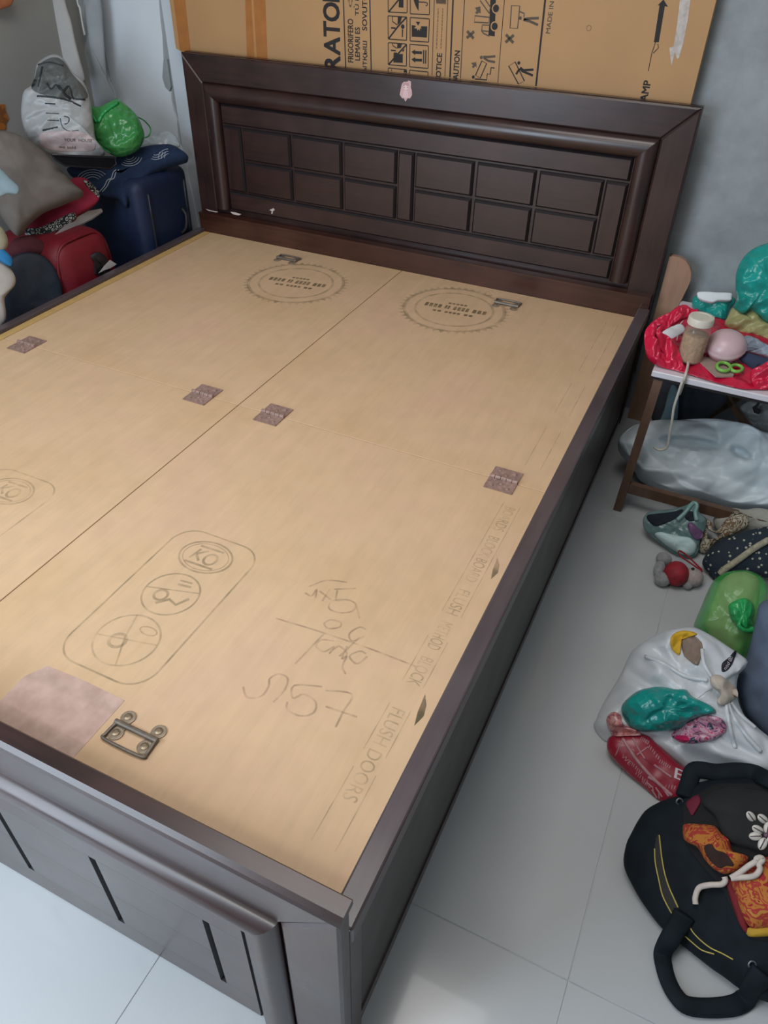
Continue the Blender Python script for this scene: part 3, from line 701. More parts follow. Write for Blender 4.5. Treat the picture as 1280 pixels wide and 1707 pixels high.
cline([Z8([(1086, -120), (1040, 1030)])], .0045)
x = ony(*Z8([(930, 860)])[0], CY).x; xt = ony(*Z8([(862, 860)])[0], CY).x
zb_, zt_ = ony(*Z8([(895, 1000)])[0], CY).z, ony(*Z8([(900, 712)])[0], CY).z
ctext('NOTICE', x, xt, zb_-.022, zt_, .0009)
x = ony(*Z8([(1165, 860)])[0], CY).x; xt = ony(*Z8([(1095, 860)])[0], CY).x
ctext('CAUTION', x, xt, ony(*Z8([(1120, 1010)])[0], CY).z-.022, ony(*Z8([(1135, 678)])[0], CY).z, .0009)
for uu in (885, 945):                          # two lines of tiny print
    g = G(); rnd = random.Random(uu)
    p0, p1 = ony(*Z8([(uu-25, 650)])[0], CY), ony(*Z8([(uu, 110)])[0], CY); t = 0
    while t < 1:
        wd = rnd.uniform(.03, .1); e = min(1, t+wd); g.stroke([p0.lerp(p1, t), p0.lerp(p1, e)], .0035, YN, .0005); t = e+.018
    g.out('small_print', ink('small_print_ink', (.20, .12, .06), .5, 200), ct)
cpoly(Z8([(852, -60), (990, -50), (988, 55), (855, 45)]), ink('smudged_print', (.16, .10, .07), .7, 200), 'small_print_block')
# caution pictures
cline([ZC_([(204, -80), (160, 760)]), ZC_([(592, -80), (522, 800)])], .0018)
cline([ZC_([(990, -80), (892, 835)])], .0050)
def cross(c, s, a):
    g = G()
    for k in (a, a+math.pi/2):
        d = Vector((math.cos(k)*s, math.sin(k)*s)); p, q = ZC_([(c[0]-d.x, c[1]-d.y)])[0], ZC_([(c[0]+d.x, c[1]+d.y)])[0]
        g.stroke([ony(*p, CY), ony(*q, CY)], .0072, YN, .0005)
    g.out('cross_symbol', M['grey_ink'], ct)
cross((256, 337), 48, .85); cross((637, 375), 54, .85)
DI = M['black_ink']; GI = M['grey_ink']
cpoly(ZC_([(452, -60), (505, -60), (492, 352), (430, 345), (440, 220)]), DI, 'truck_symbol')
for c_ in ((505, 82), (492, 255)):
    p = ony(*ZC_([c_])[0], CY); G().plate(circ(p, .0115, YN, 20, ax=(1, 0, 0), ay=(0, 0, 1)), YN, .0006).out('wheel_symbol', M['carton'], ct)
    G().plate(circ(p, .0085, YN, 20, ax=(1, 0, 0), ay=(0, 0, 1)), YN, .0009).out('wheel_symbol', DI, ct)
cline([ZC_([(440, 245), (372, 242), (365, 300), (385, 325), (440, 350)]), ZC_([(372, 298), (435, 305)])], .003, 'truck_symbol', GI)
cline([ZC_([(300, 152), (440, 168), (430, 222), (294, 214)])], .003, 'box_symbol', GI, True)
cline([ZC_([(350, 5), (390, -20), (450, 70), (440, 130)])], .003, 'box_symbol', GI, True)
cpoly(ZC_([(300, 75), (352, 62), (356, 130), (338, 122), (320, 138), (302, 122), (318, 105)]), GI, 'arrow_symbol')
cpoly(ZC_([(262, 610), (312, 602), (318, 655), (305, 640), (285, 662), (270, 648), (282, 632)]), GI, 'arrow_symbol')
cline([ZC_([(368, 590), (414, 615), (352, 757), (305, 730)])], .003, 'box_symbol', DI, True)
cline([ZC_([(490, 660), (456, 655), (450, 720), (420, 715), (414, 775), (300, 765)])], .003, 'stairs_symbol', DI)
cline([ZC_([(380, 552), (440, 552), (498, 545)]), ZC_([(385, 560), (430, 590), (495, 602)])], .0055, 'person_symbol', GI)
cline([ZC_([(655, 55), (735, 58), (714, 275), (640, 272)])], .003, 'box_symbol', GI, True)
cline([ZC_([(735, 112), (778, 130), (775, 165)])], .003, 'person_symbol', GI)
cline([ZC_([(770, 190), (830, 205), (912, 242)]), ZC_([(775, 185), (840, 178), (920, 175)])], .0058, 'person_symbol', GI)
cline([ZC_([(628, 640), (690, 600), (780, 785), (722, 815)])], .003, 'box_symbol', DI, True)
cline([ZC_([(735, 660), (760, 690), (862, 732)]), ZC_([(740, 655), (770, 682), (868, 675)]), ZC_([(730, 670), (700, 720)])], .0056, 'person_symbol', DI)
for c_, m in (((362, 557), GI), ((284, 747), DI), ((740, 175), GI), ((726, 610), DI)):
    G().plate(circ(ony(*ZC_([c_])[0], CY), .0042, YN, 14, ax=(1, 0, 0), ay=(0, 0, 1)), YN, .0005).out('person_head_symbol', m, ct)
x, xt = X(920, 30), X(913, 30); ctext('MADE IN INDIA', x, xt, Z(916, 56), Z(916, 56)+.125, .0004, GI)
ZD = lambda pts: zoomed(pts, 900, 0, 4.267)
pa, pb = ony(*ZD([(750, 690)])[0], CY), ony(*ZD([(762, 575)])[0], CY)
ctext('AMP', ony(*ZD([(782, 620)])[0], CY).x, ony(*ZD([(732, 620)])[0], CY).x, pa.z-.010, pb.z, .0012)
ctext('CL', ony(*ZD([(782, 620)])[0], CY).x, ony(*ZD([(732, 620)])[0], CY).x, pa.z-.048, pa.z-.014, .0012)
cpoly(ZD([(845, 300), (810, 300), (850, 40), (838, 38), (878, -5), (910, 48), (888, 44)]), DI, 'arrow_symbol')
cline([ZD([(822, 300), (795, 380), (770, 505)]), ZD([(838, 310), (842, 340), (806, 378)])], .0018)
cpoly(ZD([(1000, -40), (1075, -40), (1050, 150), (1020, 300), (990, 410), (975, 420), (960, 370), (935, 470), (920, 340), (950, 330), (975, 180)]), M['scuff'], 'torn_paper', .0007)
G().stroke(circ(ony(*ZD([(348, 200)])[0], CY), .006, YN, 16, ay=(0, 0, 1)), .0016, YN, closed=True).out('dent_mark', ink('dent_ink', (.2, .11, .06), .5, 90), ct)

# ------------------------------------------------------------------ soft surface patches
def patch(name, px, tree, th, mat, parent=None, base=.0006, N=48, R=6, amp=0, freq=60, seed=1, sink=.004, **k):
    """a piece lying on a modelled surface: it follows that surface and swells outwards by th"""
    m = len(px); o = [Vector((u, v, 0)) for u, v in px]; o = smoothclosed(o, N); c = sum(o, Vector())/N
    if 'film' in mat.name: N = max(N, 90); R = max(R, 12)
    m = len(px); o = [Vector((u, v, 0)) for u, v in px]; o = smoothclosed(o, N); c = sum(o, Vector())/N
    last = hit(tree, c.x, c.y, 0) or CAM+ray(c.x, c.y)*1.5
    dist = (last-CAM).length
    V = []; Fc = []; ids = []
    def surf(q):
        h = hit(tree, q.x, q.y, 0); d = ray(q.x, q.y).normalized()
        return h if h is not None else CAM+d*dist
    for r in range(R+1):
        ph = math.pi/2*r/R; ring = []
        for i in range(N if r < R else 1):
            q = c+(o[i]-c)*math.cos(ph); p = surf(q); d = (CAM-p).normalized(); h = base+th*math.sin(ph)**.7
            if amp: h += amp*(crumple(p*freq, seed)*1.3 if 'film' in mat.name or 'gathered' in mat.name else ridge(p*freq, seed))*math.sin(ph)
            ring.append(len(V)); V.append(p+d*max(h, .0003))
        ids.append(ring)
    for r in range(R):
        for i in range(N):
            j = (i+1) % N
            if r < R-1: Fc.append((ids[r][i], ids[r][j], ids[r+1][j], ids[r+1][i]))
            else: Fc.append((ids[r][i], ids[r][j], ids[r+1][0]))
    b0 = len(V)
    for i in range(N): p = V[ids[0][i]]; V.append(p-(CAM-p).normalized()*(sink+base))
    for i in range(N): j = (i+1) % N; Fc.append((ids[0][j], ids[0][i], b0+i, b0+j))
    cp = sum((V[b0+i] for i in range(N)), Vector())/N; V.append(cp)
    for i in range(N): Fc.append((b0+(i+1) % N, b0+i, len(V)-1))
    return mk(name, V, Fc, mat, parent, smooth=True, **k)
def thread(name, px, tree, r, mat, parent=None, off=None, k=6, **kw):
    pts = []
    q = smoothopen([Vector((u, v, 0)) for u, v in px], k)
    for p in q:
        h = hit(tree, p.x, p.y, r*.6 if off is None else off)
        if h is not None: pts.append(h)
    return G().tube(pts, r, 6).out(name, mat, parent, smooth=True, **kw)
A = lambda pts: zoomed(pts, 980, 400, 3.71)
Bq = lambda pts: zoomed(pts, 960, 820, 3.28)
Cq = lambda pts: zoomed(pts, 960, 1260, 3.82)
Z1 = lambda pts: zoomed(pts, 1060, 620, 5.82)
Z2 = lambda pts: zoomed(pts, 1060, 400, 5.82)
Z3 = lambda pts: zoomed(pts, 1060, 830, 5.82)
Z4 = lambda pts: zoomed(pts, 1120, 1280, 7.756)

# ------------------------------------------------------------------ low folding table and what stands on it
TZ = .045
M['tabwood'] = darkwood('brown_table_wood', (.085, .045, .028), (.16, .085, .05), rough=.5, sc=(30, 30, 4))
M['tabtop'] = plain('white_laminate', (.68, .64, .68), .35, var=.05)
tb = empty('folding_table', (1.95, 1.69, ZF), 'low folding table with white laminate top and brown wooden legs', 'table')
tt = mk('table_top', *(lambda g: (g.v, g.f))(rbox(1.625, 2.32, 1.452, 1.93, TZ-.016, TZ, .002, 1)), M['tabtop'], tb)
G().box(1.627, 2.318, 1.4535, 1.4555, TZ-.022, TZ-.0145).out('edge_strip', M['groove'], tb)
for xa in (1.645, 2.29):
    G().bar((xa-.010, 1.424, ZF), (xa, 1.472, TZ-.016), .022, .030, (0, 1, 0)).out('leg', M['tabwood'], tb)
G().bar((1.645, 1.432, -.298), (2.28, 1.432, -.298), .018, .030).out('stretcher', M['tabwood'], tb)
p, q = ony(1207, 655, 1.88), ony(1253, 722, 1.88); e = q+(q-p)*3.2; e.z = max(e.z, ZF+.01)
G().bar(p+(p-q)*.15, p+(q-p)*((ZF+.012-p.z)/(q.z-p.z)), .014, .030, (0, 1, 0)).out('cross_leg', plain('light_brown_leg', (.22, .12, .065), .55, var=.15), tb)
p, q = ony(1222, 668, 1.90), ony(1178, 696, 1.90)
G().bar(p+(p-q)*.25, q+(q-p)*3.2, .012, .026, (0, 1, 0)).out('cross_leg', plain('light_brown_leg_dark', (.17, .09, .05), .55, var=.15), tb)
# rounded wooden board leaning by the wall
bpx = Z2([(290, 140), (360, 138), (430, 150), (490, 185), (525, 240), (543, 300), (538, 370), (510, 440), (470, 520), (430, 600), (400, 660), (370, 740), (330, 900), (300, 1050), (250, 1250), (120, 1250), (150, 900), (200, 640), (240, 400)])
bp = [ony(u, v, 1.935) for u, v in bpx]
for p_ in bp: p_.x = max(p_.x, 1.560)
lowp = max(bp, key=lambda p_: -p_.z); bp2 = bp[:11]+[Vector((1.612, 1.935, -.02)), Vector((1.612, 1.935, ZF)), Vector((1.562, 1.935, ZF)), Vector((1.562, 1.935, .172))]
G().plate(bp2, (0, -1, 0), .016).out('wooden_board', darkwood('tan_wood_board', (.30, .165, .105), (.42, .25, .165), rough=.55, sc=(30, 30, 3)), label='tan wooden board with a rounded corner standing between bed and wall', cat='board')
# red bag lying open on the table
M['redfilm'] = film('red_plastic_film', (.62, .012, .055), .93, .22, .5)
rb = empty('red_plastic_bag', tuple(onz(*Z2([(560, 1150)])[0], TZ)), 'crumpled red plastic bag spread open on the folding table', 'plastic bag')
up = Vector((0, 0, 1))
spx = Z2([(150, 1080), (190, 1190), (280, 1230), (400, 1270), (600, 1330), (800, 1390), (1000, 1440), (1150, 1450), (1330, 1440), (1420, 1300), (1350, 1000), (1100, 880), (800, 760), (600, 720), (480, 740), (300, 860), (170, 970)])
V, Fc = inflate(spx, Vector((0, 0, TZ+.004)), up, .006, .003, N=140, R=16, amp=.004, freq=40, seed=3, floor=TZ+.0006, film=True)
rs = mk('base_sheet', V, Fc, M['redfilm'], rb, smooth=True)
rimpx = Z2([(480, 1290), (400, 1285), (250, 1240), (140, 1170), (95, 1080), (80, 930), (112, 845), (200, 765), (330, 700), (395, 650), (470, 632), (545, 670), (640, 740), (600, 760), (500, 760), (420, 800), (320, 850), (248, 905), (310, 935), (375, 1000), (420, 1090), (450, 1180)])
p0 = onz(*Z2([(250, 1235)])[0], TZ+.003)
V, Fc = inflate(rimpx, p0, Vector((.15, -.75, .75)), .010, .010, film=True, spine=Z2([(560, 710), (430, 720), (200, 850), (170, 960), (240, 1100), (400, 1230)]), N=180, R=14, amp=.009, freq=42, seed=8, floor=TZ+.003)
mk('folded_rim', V, Fc, M['redfilm'], rb, smooth=True)
crpx = Z2([(1110, 1280), (1200, 1225), (1290, 1170), (1420, 1120), (1420, 1420), (1290, 1440), (1180, 1455), (1130, 1400)])
V, Fc = inflate(crpx, onz(*Z2([(1200, 1450)])[0], TZ+.003), Vector((0, -.7, .75)), .012, .010, N=120, R=14, amp=.009, freq=40, seed=5, floor=TZ+.003, film=True)
mk('folded_corner', V, Fc, M['redfilm'], rb, smooth=True)
SZ = TZ+.011
# jar
jb = onz(1148, 600, SZ)
jar = empty('spice_jar', tuple(jb), 'clear plastic jar of brown spice with cream screw lid', 'jar')
G().lathe([(.024, 0), (.030, .003), (.031, .010), (.031, .078), (.029, .086), (.027, .092), (.027, .098)], jb, n=36).out('jar_body', film('clear_jar_plastic', (.60, .52, .42), .28, .08, .03), jar, smooth=True, auto=50)
G().lathe([(.022, 0), (.0285, .003), (.0292, .010), (.0292, .066), (.027, .070), (0, .071)], jb+Vector((0, 0, .002)), n=30).out('spice', plain('brown_spice', (.42, .25, .13), .9, var=.35, scale=110, bmp=.6), jar, smooth=True, auto=50)
G().lathe([(.0285, 0), (.0305, .001), (.0305, .016), (.029, .019), (.022, .0195), (.021, .0185), (0, .0185)], jb+Vector((0, 0, .098)), n=36).out('lid', plain('cream_plastic_lid', (.66, .62, .52), .4, var=.04), jar, smooth=True, auto=40)
# pink round box
bc = onz(1201, 604, SZ)+Vector((0, .022, 0))
pk = empty('round_pink_box', tuple(bc), 'round pale pink plastic box with domed lid beside the jar', 'box')
ax = Vector((-.05, -.30, .95)); cc = bc+Vector((0, 0, .036))
def dome(z0, z1, s): return [(.048*math.sqrt(max(0, 1-(z/.036)**2)), z) for z in [z0+(z1-z0)*i/9 for i in range(10)]]
G().lathe(dome(-.034, -.002, 1), cc, ax, 36).out('box_base', plain('pink_plastic', (.56, .27, .32), .35, var=.05), pk, smooth=True, auto=60)
G().lathe([(.0490, -.003), (.0495, .002)]+dome(.004, .0355, 1), cc, ax, 36).out('box_lid', plain('pale_pink_plastic', (.60, .42, .44), .32, var=.06, scale=15), pk, smooth=True, auto=60)
# brown paper packet and scissors
G().plate([onz(u, v, SZ+.001) for u, v in Z2([(580, 1175), (640, 1150), (760, 1150), (840, 1215), (950, 1298), (940, 1332), (850, 1336), (770, 1334), (680, 1250)])], ZN, .004).out('paper_packet', plain('dull_brown_paper', (.36, .26, .22), .7, var=.08), label='flat dull brown paper packet under the green scissors', cat='packet')
sb = onz(1215, 614, SZ+.006)
scs = empty('scissors', tuple(sb), 'scissors with lime green plastic handles on the paper packet', 'scissors')
M['lime'] = plain('lime_green_plastic', (.20, .48, .08), .35, var=.05)
for (c_, rx, ry, rot) in (((850, 1230), 66, 40, .18), ((975, 1245), 58, 32, .12)):
    lp = []
    for i in range(24):
        a = 2*math.pi*i/24; x, y = rx*math.cos(a), ry*math.sin(a); lp.append(onz(*Z2([(c_[0]+x*math.cos(rot)-y*math.sin(rot), c_[1]+x*math.sin(rot)+y*math.cos(rot))])[0], SZ+.012))
    G().tube(lp, .0042, 8, closed=True).out('handle', M['lime'], scs, smooth=True)
pa, pb_ = onz(*Z2([(905, 1200)])[0], SZ+.011), onz(*Z2([(730, 1060)])[0], SZ+.011)
G().bar(pa, pb_, .010, .002).bar(pa+Vector((.004, 0, .0022)), pb_+Vector((.008, .004, .0022)), .010, .002).out('blade', plain('scissor_steel', (.5, .5, .5), .25, metal=1), scs)
# mask
mp_ = [onz(u, v, SZ+.004) for u, v in Z2([(245, 905), (330, 850), (430, 818), (475, 858), (462, 900), (400, 935), (350, 962), (300, 930)])]
msk = empty('face_mask', tuple(mp_[0]), 'white cloth face mask tucked beside the jar in the red bag', 'mask')
V, Fc = inflate(Z2([(245, 905), (330, 850), (430, 818), (475, 858), (462, 900), (400, 935), (350, 962), (300, 930)]), mp_[4]+Vector((0, 0, .016)), Vector((-.1, -.5, .85)), .006, .004, N=48, R=6, fold=((0, .5, 1), 260, .0015))
mk('mask_cloth', V, Fc, plain('white_mask_cloth', (.66, .66, .66), .8, var=.05), msk, smooth=True)
pl_ = mp_[4]+Vector((0, 0, .02))
G().tube(smoothopen([onplane(u, v, pl_, Vector((-.1, -.5, .85))) for u, v in Z2([(425, 825), (450, 790), (500, 735), (540, 720)])], 5), .0013, 6).out('ear_loop', plain('white_elastic', (.62, .6, .58), .8), msk, smooth=True)
G().tube(smoothopen([onplane(u, v, pl_, Vector((-.1, -.5, .85))) for u, v in Z2([(405, 930), (395, 985), (405, 1020)])], 5), .0013, 6).out('ear_loop', plain('white_elastic_low', (.62, .6, .58), .8), msk, smooth=True)
# navy pouch, pale blue bag, yellow-green bag, teal bags, foam
def tsoft(name, px, yb, tf, tb_, mat, label, cat, nrm=(0, -.75, .66), **k):
    bot = max(px, key=lambda q: q[1]); p0_ = onz(bot[0], bot[1], SZ)+Vector((0, yb, 0))
    return soft(name, px, p0_, Vector(nrm), tf, tb_, mat, label=label, cat=cat, floor=TZ+.0005 if not yb else SZ-.004, **k)
tsoft('navy_pouch', Z2([(985, 1130), (1050, 1092), (1150, 1115), (1290, 1155), (1420, 1200), (1400, 1290), (1180, 1240), (1110, 1272), (1040, 1200)]), 0.0, .012, .010, plain('navy_cloth', (.022, .035, .075), .8, var=.2), 'small navy cloth pouch on the red bag', 'pouch', amp=.002, freq=40)
tsoft('pale_blue_bag', Z2([(1000, 1100), (1000, 1000), (1060, 935), (1150, 955), (1290, 1030), (1400, 1080), (1400, 1190), (1290, 1160), (1150, 1110), (1050, 1090)]), .012, .016, .02, film('pale_blue_film', (.34, .42, .52), .9, .3, .7), 'crumpled pale blue plastic bag behind the navy pouch', 'plastic bag', amp=.005, freq=45, seed=4)
tsoft('yellow_bag', Z2([(860, 830), (890, 740), (930, 668), (985, 690), (1050, 725), (1110, 668), (1200, 720), (1300, 830), (1420, 900), (1420, 1060), (1290, 1030), (1150, 955), (1040, 925), (940, 880)]), .085, .022, .03, film('yellow_green_film', (.46, .45, .20), .92, .3, .7), 'dull yellow plastic bag under the big teal bag', 'plastic bag', amp=.006, freq=40, seed=6)
M['teal'] = film('teal_plastic_film', (.012, .36, .31), .86, .2, .7)
tsoft('teal_plastic_bag', Z2([(540, 590), (560, 560), (620, 545), (760, 560), (925, 560), (965, 600), (910, 680), (870, 790), (820, 838), (740, 790), (680, 720), (600, 680), (550, 640)]), .10, .030, .03, M['teal'], 'small teal plastic bag behind the spice jar', 'plastic bag', amp=.006, freq=45, seed=9)
soft('teal_plastic_bag', Z2([(965, 480), (968, 340), (1000, 240), (1060, 150), (1130, 95), (1230, 50), (1330, 30), (1480, 60), (1560, 300), (1560, 700), (1400, 850), (1250, 790), (1120, 680), (1040, 720), (950, 660), (975, 580)]), ony(*Z2([(1250, 790)])[0], 1.80), Vector((0, -.85, .5)), .05, .05, M['teal'], label='large bulging teal plastic bag heaped at the back of the table', cat='plastic bag', amp=.012, freq=22, seed=11, floor=TZ+.001, N=90, R=12)
soft('foam_piece', Z2([(592, 540), (600, 512), (690, 508), (780, 515), (920, 522), (928, 560), (915, 592), (800, 594), (740, 612), (660, 596), (605, 570)]), onz(*Z2([(820, 838)])[0], SZ)+Vector((0, .10, 0))+Vector((0, -.75, .66))*.040, Vector((0, -.75, .66)), .010, .014, plain('white_foam', (.72, .78, .80), .7, var=.03), label='white foam piece resting on the small teal bag', cat='foam', q=.3)
# cord from the table edge down to the sack
cpts = [onz(*q_, SZ+.006) for q_ in Z2([(455, 1172), (485, 1172), (505, 1190), (500, 1235)])]+[ony(*q_, 1.444) for q_ in Z2([(480, 1310), (455, 1400), (418, 1500)])]
cpts += [ony(*q_, 1.436) for q_ in Z1([(450, 95), (400, 240), (368, 345), (355, 430), (345, 500), (325, 600), (312, 690), (292, 740), (240, 757), (205, 750), (178, 732)])]
G().tube(smoothopen(cpts, 5), .0034, 8).out('cord', plain('off_white_cord', (.52, .48, .42), .8, var=.1), smooth=True, label='off-white cord hanging over the table edge onto the white sack', cat='cord')

# ------------------------------------------------------------------ under the table
M['sackfilm'] = film('white_polythene', (.60, .68, .72), .97, .42, .12, 14, .04)
skpx = [(1030, 738), (1053, 712), (1076, 706), (1092, 703), (1125, 702), (1165, 700), (1195, 701), (1225, 709), (1255, 722), (1290, 738), (1340, 770), (1350, 830), (1300, 845), (1255, 843), (1222, 840), (1180, 828), (1132, 822), (1095, 806), (1068, 790), (1055, 770)]
sp0 = ony(1132, 822, 1.46); n_s = Vector((0, -.62, .78))
V, Fc = inflate(skpx, Vector((sp0.x, 1.475, sp0.z-.02)), n_s, .055, .12, spine=[(1090, 755), (1180, 765), (1290, 790)], N=220, R=26, amp=.030, freq=15, seed=27, floor=ZF+.001, film=True)
V = dent(V, [(1150, 738, 55, 11, .12, .05), (1235, 755, 22, 9, .5, .035)])
sack = mk('polythene_sack', V, Fc, M['sackfilm'], label='big crumpled white polythene sack under the folding table', cat='sack', smooth=True)
M['dkcloth'] = plain('dark_slate_cloth', (.045, .055, .07), .9, var=.3, scale=20)
soft('cloth_bundle', Z1([(200, 60), (400, 90), (700, 130), (880, 200), (860, 300), (760, 390), (640, 480), (500, 520), (300, 520), (160, 470), (150, 250)]), ony(*Z1([(450, 300)])[0], 1.80), Vector((0, -.9, .3)), .05, .06, M['dkcloth'], label='dark slate cloth bundle stuffed behind the white sack', cat='cloth', amp=.01, freq=18, floor=ZF+.001)
soft('blue_sheet', Z1([(340, 135), (410, 175), (412, 330), (395, 480), (330, 510), (235, 490), (270, 370)]), ony(*Z1([(330, 400)])[0], 1.70), Vector((0, -.9, .3)), .010, .010, plain('dusty_blue_cloth', (.17, .29, .35), .8, var=.1), label='dusty blue cloth hanging beside the table leg under the table', cat='cloth', amp=.004, freq=30)
soft('white_bag', Z1([(1010, 350), (1080, 290), (1180, 275), (1320, 290), (1400, 400), (1380, 560), (1280, 640), (1180, 590), (1110, 500), (1060, 420)]), ony(*Z1([(1180, 420)])[0], 1.82), Vector((0, -.85, .4)), .03, .04, film('dull_white_film', (.36, .38, .38), .95, .4, .7), label='dull white bag with a black hook under the table at the picture edge', cat='plastic bag', amp=.008, freq=28)
G().tube([ony(*q_, 1.775) for q_ in Z1([(1195, 292), (1175, 325), (1150, 345), (1165, 375), (1200, 390)])], [.003, .004, .006, .008, .007], 8).out('hook', M['black_ink'], smooth=True, label='small black plastic hook on the dull white bag', cat='hook')

# ------------------------------------------------------------------ heap on the floor at the right
def fsoft(name, px, base, tf, tb_, mat, label=None, cat=None, tilt=None, parent=None, lift=0, **k):
    p0_ = onz(base[0], base[1], ZF+lift); n_ = tilt or toward(p0_)
    return soft(name, px, p0_, Vector(n_), tf, tb_, mat, parent, label=label, cat=cat, floor=ZF+.0008, **k)
# pale teal bag with its contents
M['tealpale'] = film('pale_teal_film', (.17, .29, .28), .72, .2, .8)
b1px = Z3([(68, 270), (72, 195), (120, 140), (220, 120), (330, 110), (440, 85), (500, 60), (560, 42), (600, 80), (622, 150), (690, 210), (670, 300), (620, 420), (605, 520), (560, 572), (470, 590), (350, 540), (270, 470), (200, 420), (105, 340)])
b1 = fsoft('pale_teal_bag', b1px, Z3([(300, 520)])[0], .022, .05, M['tealpale'], 'thin pale teal carrier bag by the table foot holding paper and dark cloth', 'plastic bag', amp=.005, freq=34, seed=31, N=90, R=10)
t1 = bvh(b1)
patch('dark_cloth', Z3([(105, 200), (115, 165), (220, 150), (350, 135), (450, 110), (450, 150), (385, 200), (290, 245), (190, 275), (135, 240)]), t1, .006, plain('blue_black_cloth', (.008, .013, .022), .9), label='blue-black cloth showing at the mouth of the pale teal bag', cat='cloth')
patch('dark_cloth', Z3([(475, 190), (500, 140), (545, 130), (580, 170), (575, 215), (520, 225)]), t1, .005, plain('blue_black_cloth_small', (.010, .016, .022), .9), label='small patch of dark cloth beside the pale teal bag handle', cat='cloth', N=30)
patch('paper_wad', Z3([(180, 355), (240, 330), (330, 350), (430, 370), (530, 390), (588, 460), (570, 530), (510, 560), (430, 540), (350, 500), (265, 440)]), t1, .014, plain('pale_aqua_paper', (.52, .68, .68), .7, var=.05), amp=.004, freq=40, label='pale aqua paper wad in the thin teal bag', cat='paper')
patch('purple_packet', Z3([(500, 260), (540, 235), (600, 290), (650, 330), (640, 390), (590, 410), (530, 350)]), t1, .008, plain('purple_packet', (.17, .085, .19), .5, var=.3, scale=60), N=30, label='purple packet inside the thin teal bag', cat='packet')
G().tube(smoothopen([hit(t1, *q_, .004) or onz(*q_, ZF+.05) for q_ in Z3([(400, 215), (470, 150), (520, 85), (560, 48), (590, 75), (575, 140), (590, 220)])], 5), .0055, 8).out('handle', film('pale_teal_handle', (.22, .38, .36), .9, .25, .5), b1, smooth=True)
# cream cloth, brown floral cloth, navy dotted cloth
fsoft('cream_cloth', Z3([(748, 230), (770, 175), (830, 128), (930, 98), (1060, 112), (1180, 98), (1300, 120), (1420, 180), (1420, 300), (1250, 310), (1100, 330), (950, 350), (800, 330)]), Z3([(950, 470)])[0], .030, .03, plain('cream_cotton', (.36, .35, .31), .9, var=.06), 'cream cotton cloth heaped beside the table stretcher', 'cloth', amp=.006, freq=25, seed=41, N=80, R=10)
fl_ = fsoft('floral_cloth', Z3([(652, 235), (690, 200), (735, 240), (755, 320), (800, 300), (850, 235), (905, 180), (950, 132), (1020, 140), (1085, 180), (1092, 265), (1020, 320), (930, 365), (820, 405), (740, 470), (690, 530), (640, 540), (605, 500), (620, 410), (650, 330)]), Z3([(680, 560)])[0], .020, .04, pattern('brown_floral_cotton', 'patch', [(.05, .035, .02), (.42, .38, .29), (.16, .10, .05), (.46, .42, .33), (.10, .07, .04)], 42), 'brown and cream floral cloth between the teal bag and the navy cloth', 'cloth', spine=Z3([(680, 250), (690, 400), (760, 400), (900, 290), (1020, 220)]), amp=.005, freq=30, seed=43, N=90, R=8)
nv = fsoft('dotted_cloth', Z3([(642, 640), (670, 560), (720, 500), (820, 412), (920, 370), (1010, 335), (1150, 300), (1300, 275), (1450, 300), (1480, 700), (1350, 820), (1230, 770), (1100, 740), (960, 740), (840, 750), (755, 800), (700, 730)]), Z3([(800, 800)])[0], .035, .05, pattern('navy_dotted_cotton', 'dots', [(.010, .020, .032), (.40, .40, .30)], 75), 'navy cloth with cream tie-dye dots heaped on the floor', 'cloth', amp=.007, freq=22, seed=44, N=90, R=10)
tn = bvh(nv)
br = [q_ for q_ in (hit(tn, u, v, .004) for u, v in Z3([(815, 735), (860, 690), (950, 630), (1040, 565), (1130, 500), (1220, 445), (1290, 405)])) if q_]
G().tube(smoothopen(br, 6), .008, 8).out('braid_trim', plain('beige_braid', (.34, .31, .22), .9, var=.25, scale=120), nv, smooth=True)
# soft toy
tc = onz(*Z3([(385, 790)])[0], ZF)
toy = empty('soft_toy', tuple(tc), 'small grey soft toy in a red shirt lying on the floor', 'toy')
def P3(x, y, h): return onz(*Z3([(x, y)])[0], ZF+h)
def ell(name, c, r, m): G().ball(c, r, 20, 12).out(name, m, toy, smooth=True)
M['toygrey'] = plain('grey_plush', (.26, .26, .27), .95, var=.15, scale=150, bmp=.5, sheen=.3); M['toyred'] = plain('red_knit', (.27, .012, .022), .7, var=.3, scale=60, bmp=.4)
ell('body', P3(390, 735, .030), (.030, .034, .030), M['toyred'])
ell('foot', P3(270, 590, .018), (.020, .018, .017), M['toygrey']); ell('foot', P3(255, 790, .018), (.020, .018, .018), M['toygrey']); ell('hip', P3(225, 690, .016), (.014, .028, .016), M['toygrey'])
ell('head', P3(555, 770, .022), (.024, .026, .022), plain('pale_plush', (.36, .31, .29), .95, var=.15, scale=150, bmp=.4)); ell('eye', P3(552, 690, .044), (.004, .004, .004), M['black_ink'])
ell('ear', P3(500, 845, .012), (.012, .012, .011), M['toygrey'])
G().tube(smoothopen([P3(x, y, h) for x, y, h in ((640, 700, .03), (560, 620, .045), (490, 555, .045), (430, 515, .04), (412, 530, .04), (440, 570, .045), (540, 640, .045), (645, 715, .03))], 5), .0022, 6).out('cord_loop', M['toyred'], toy, smooth=True)
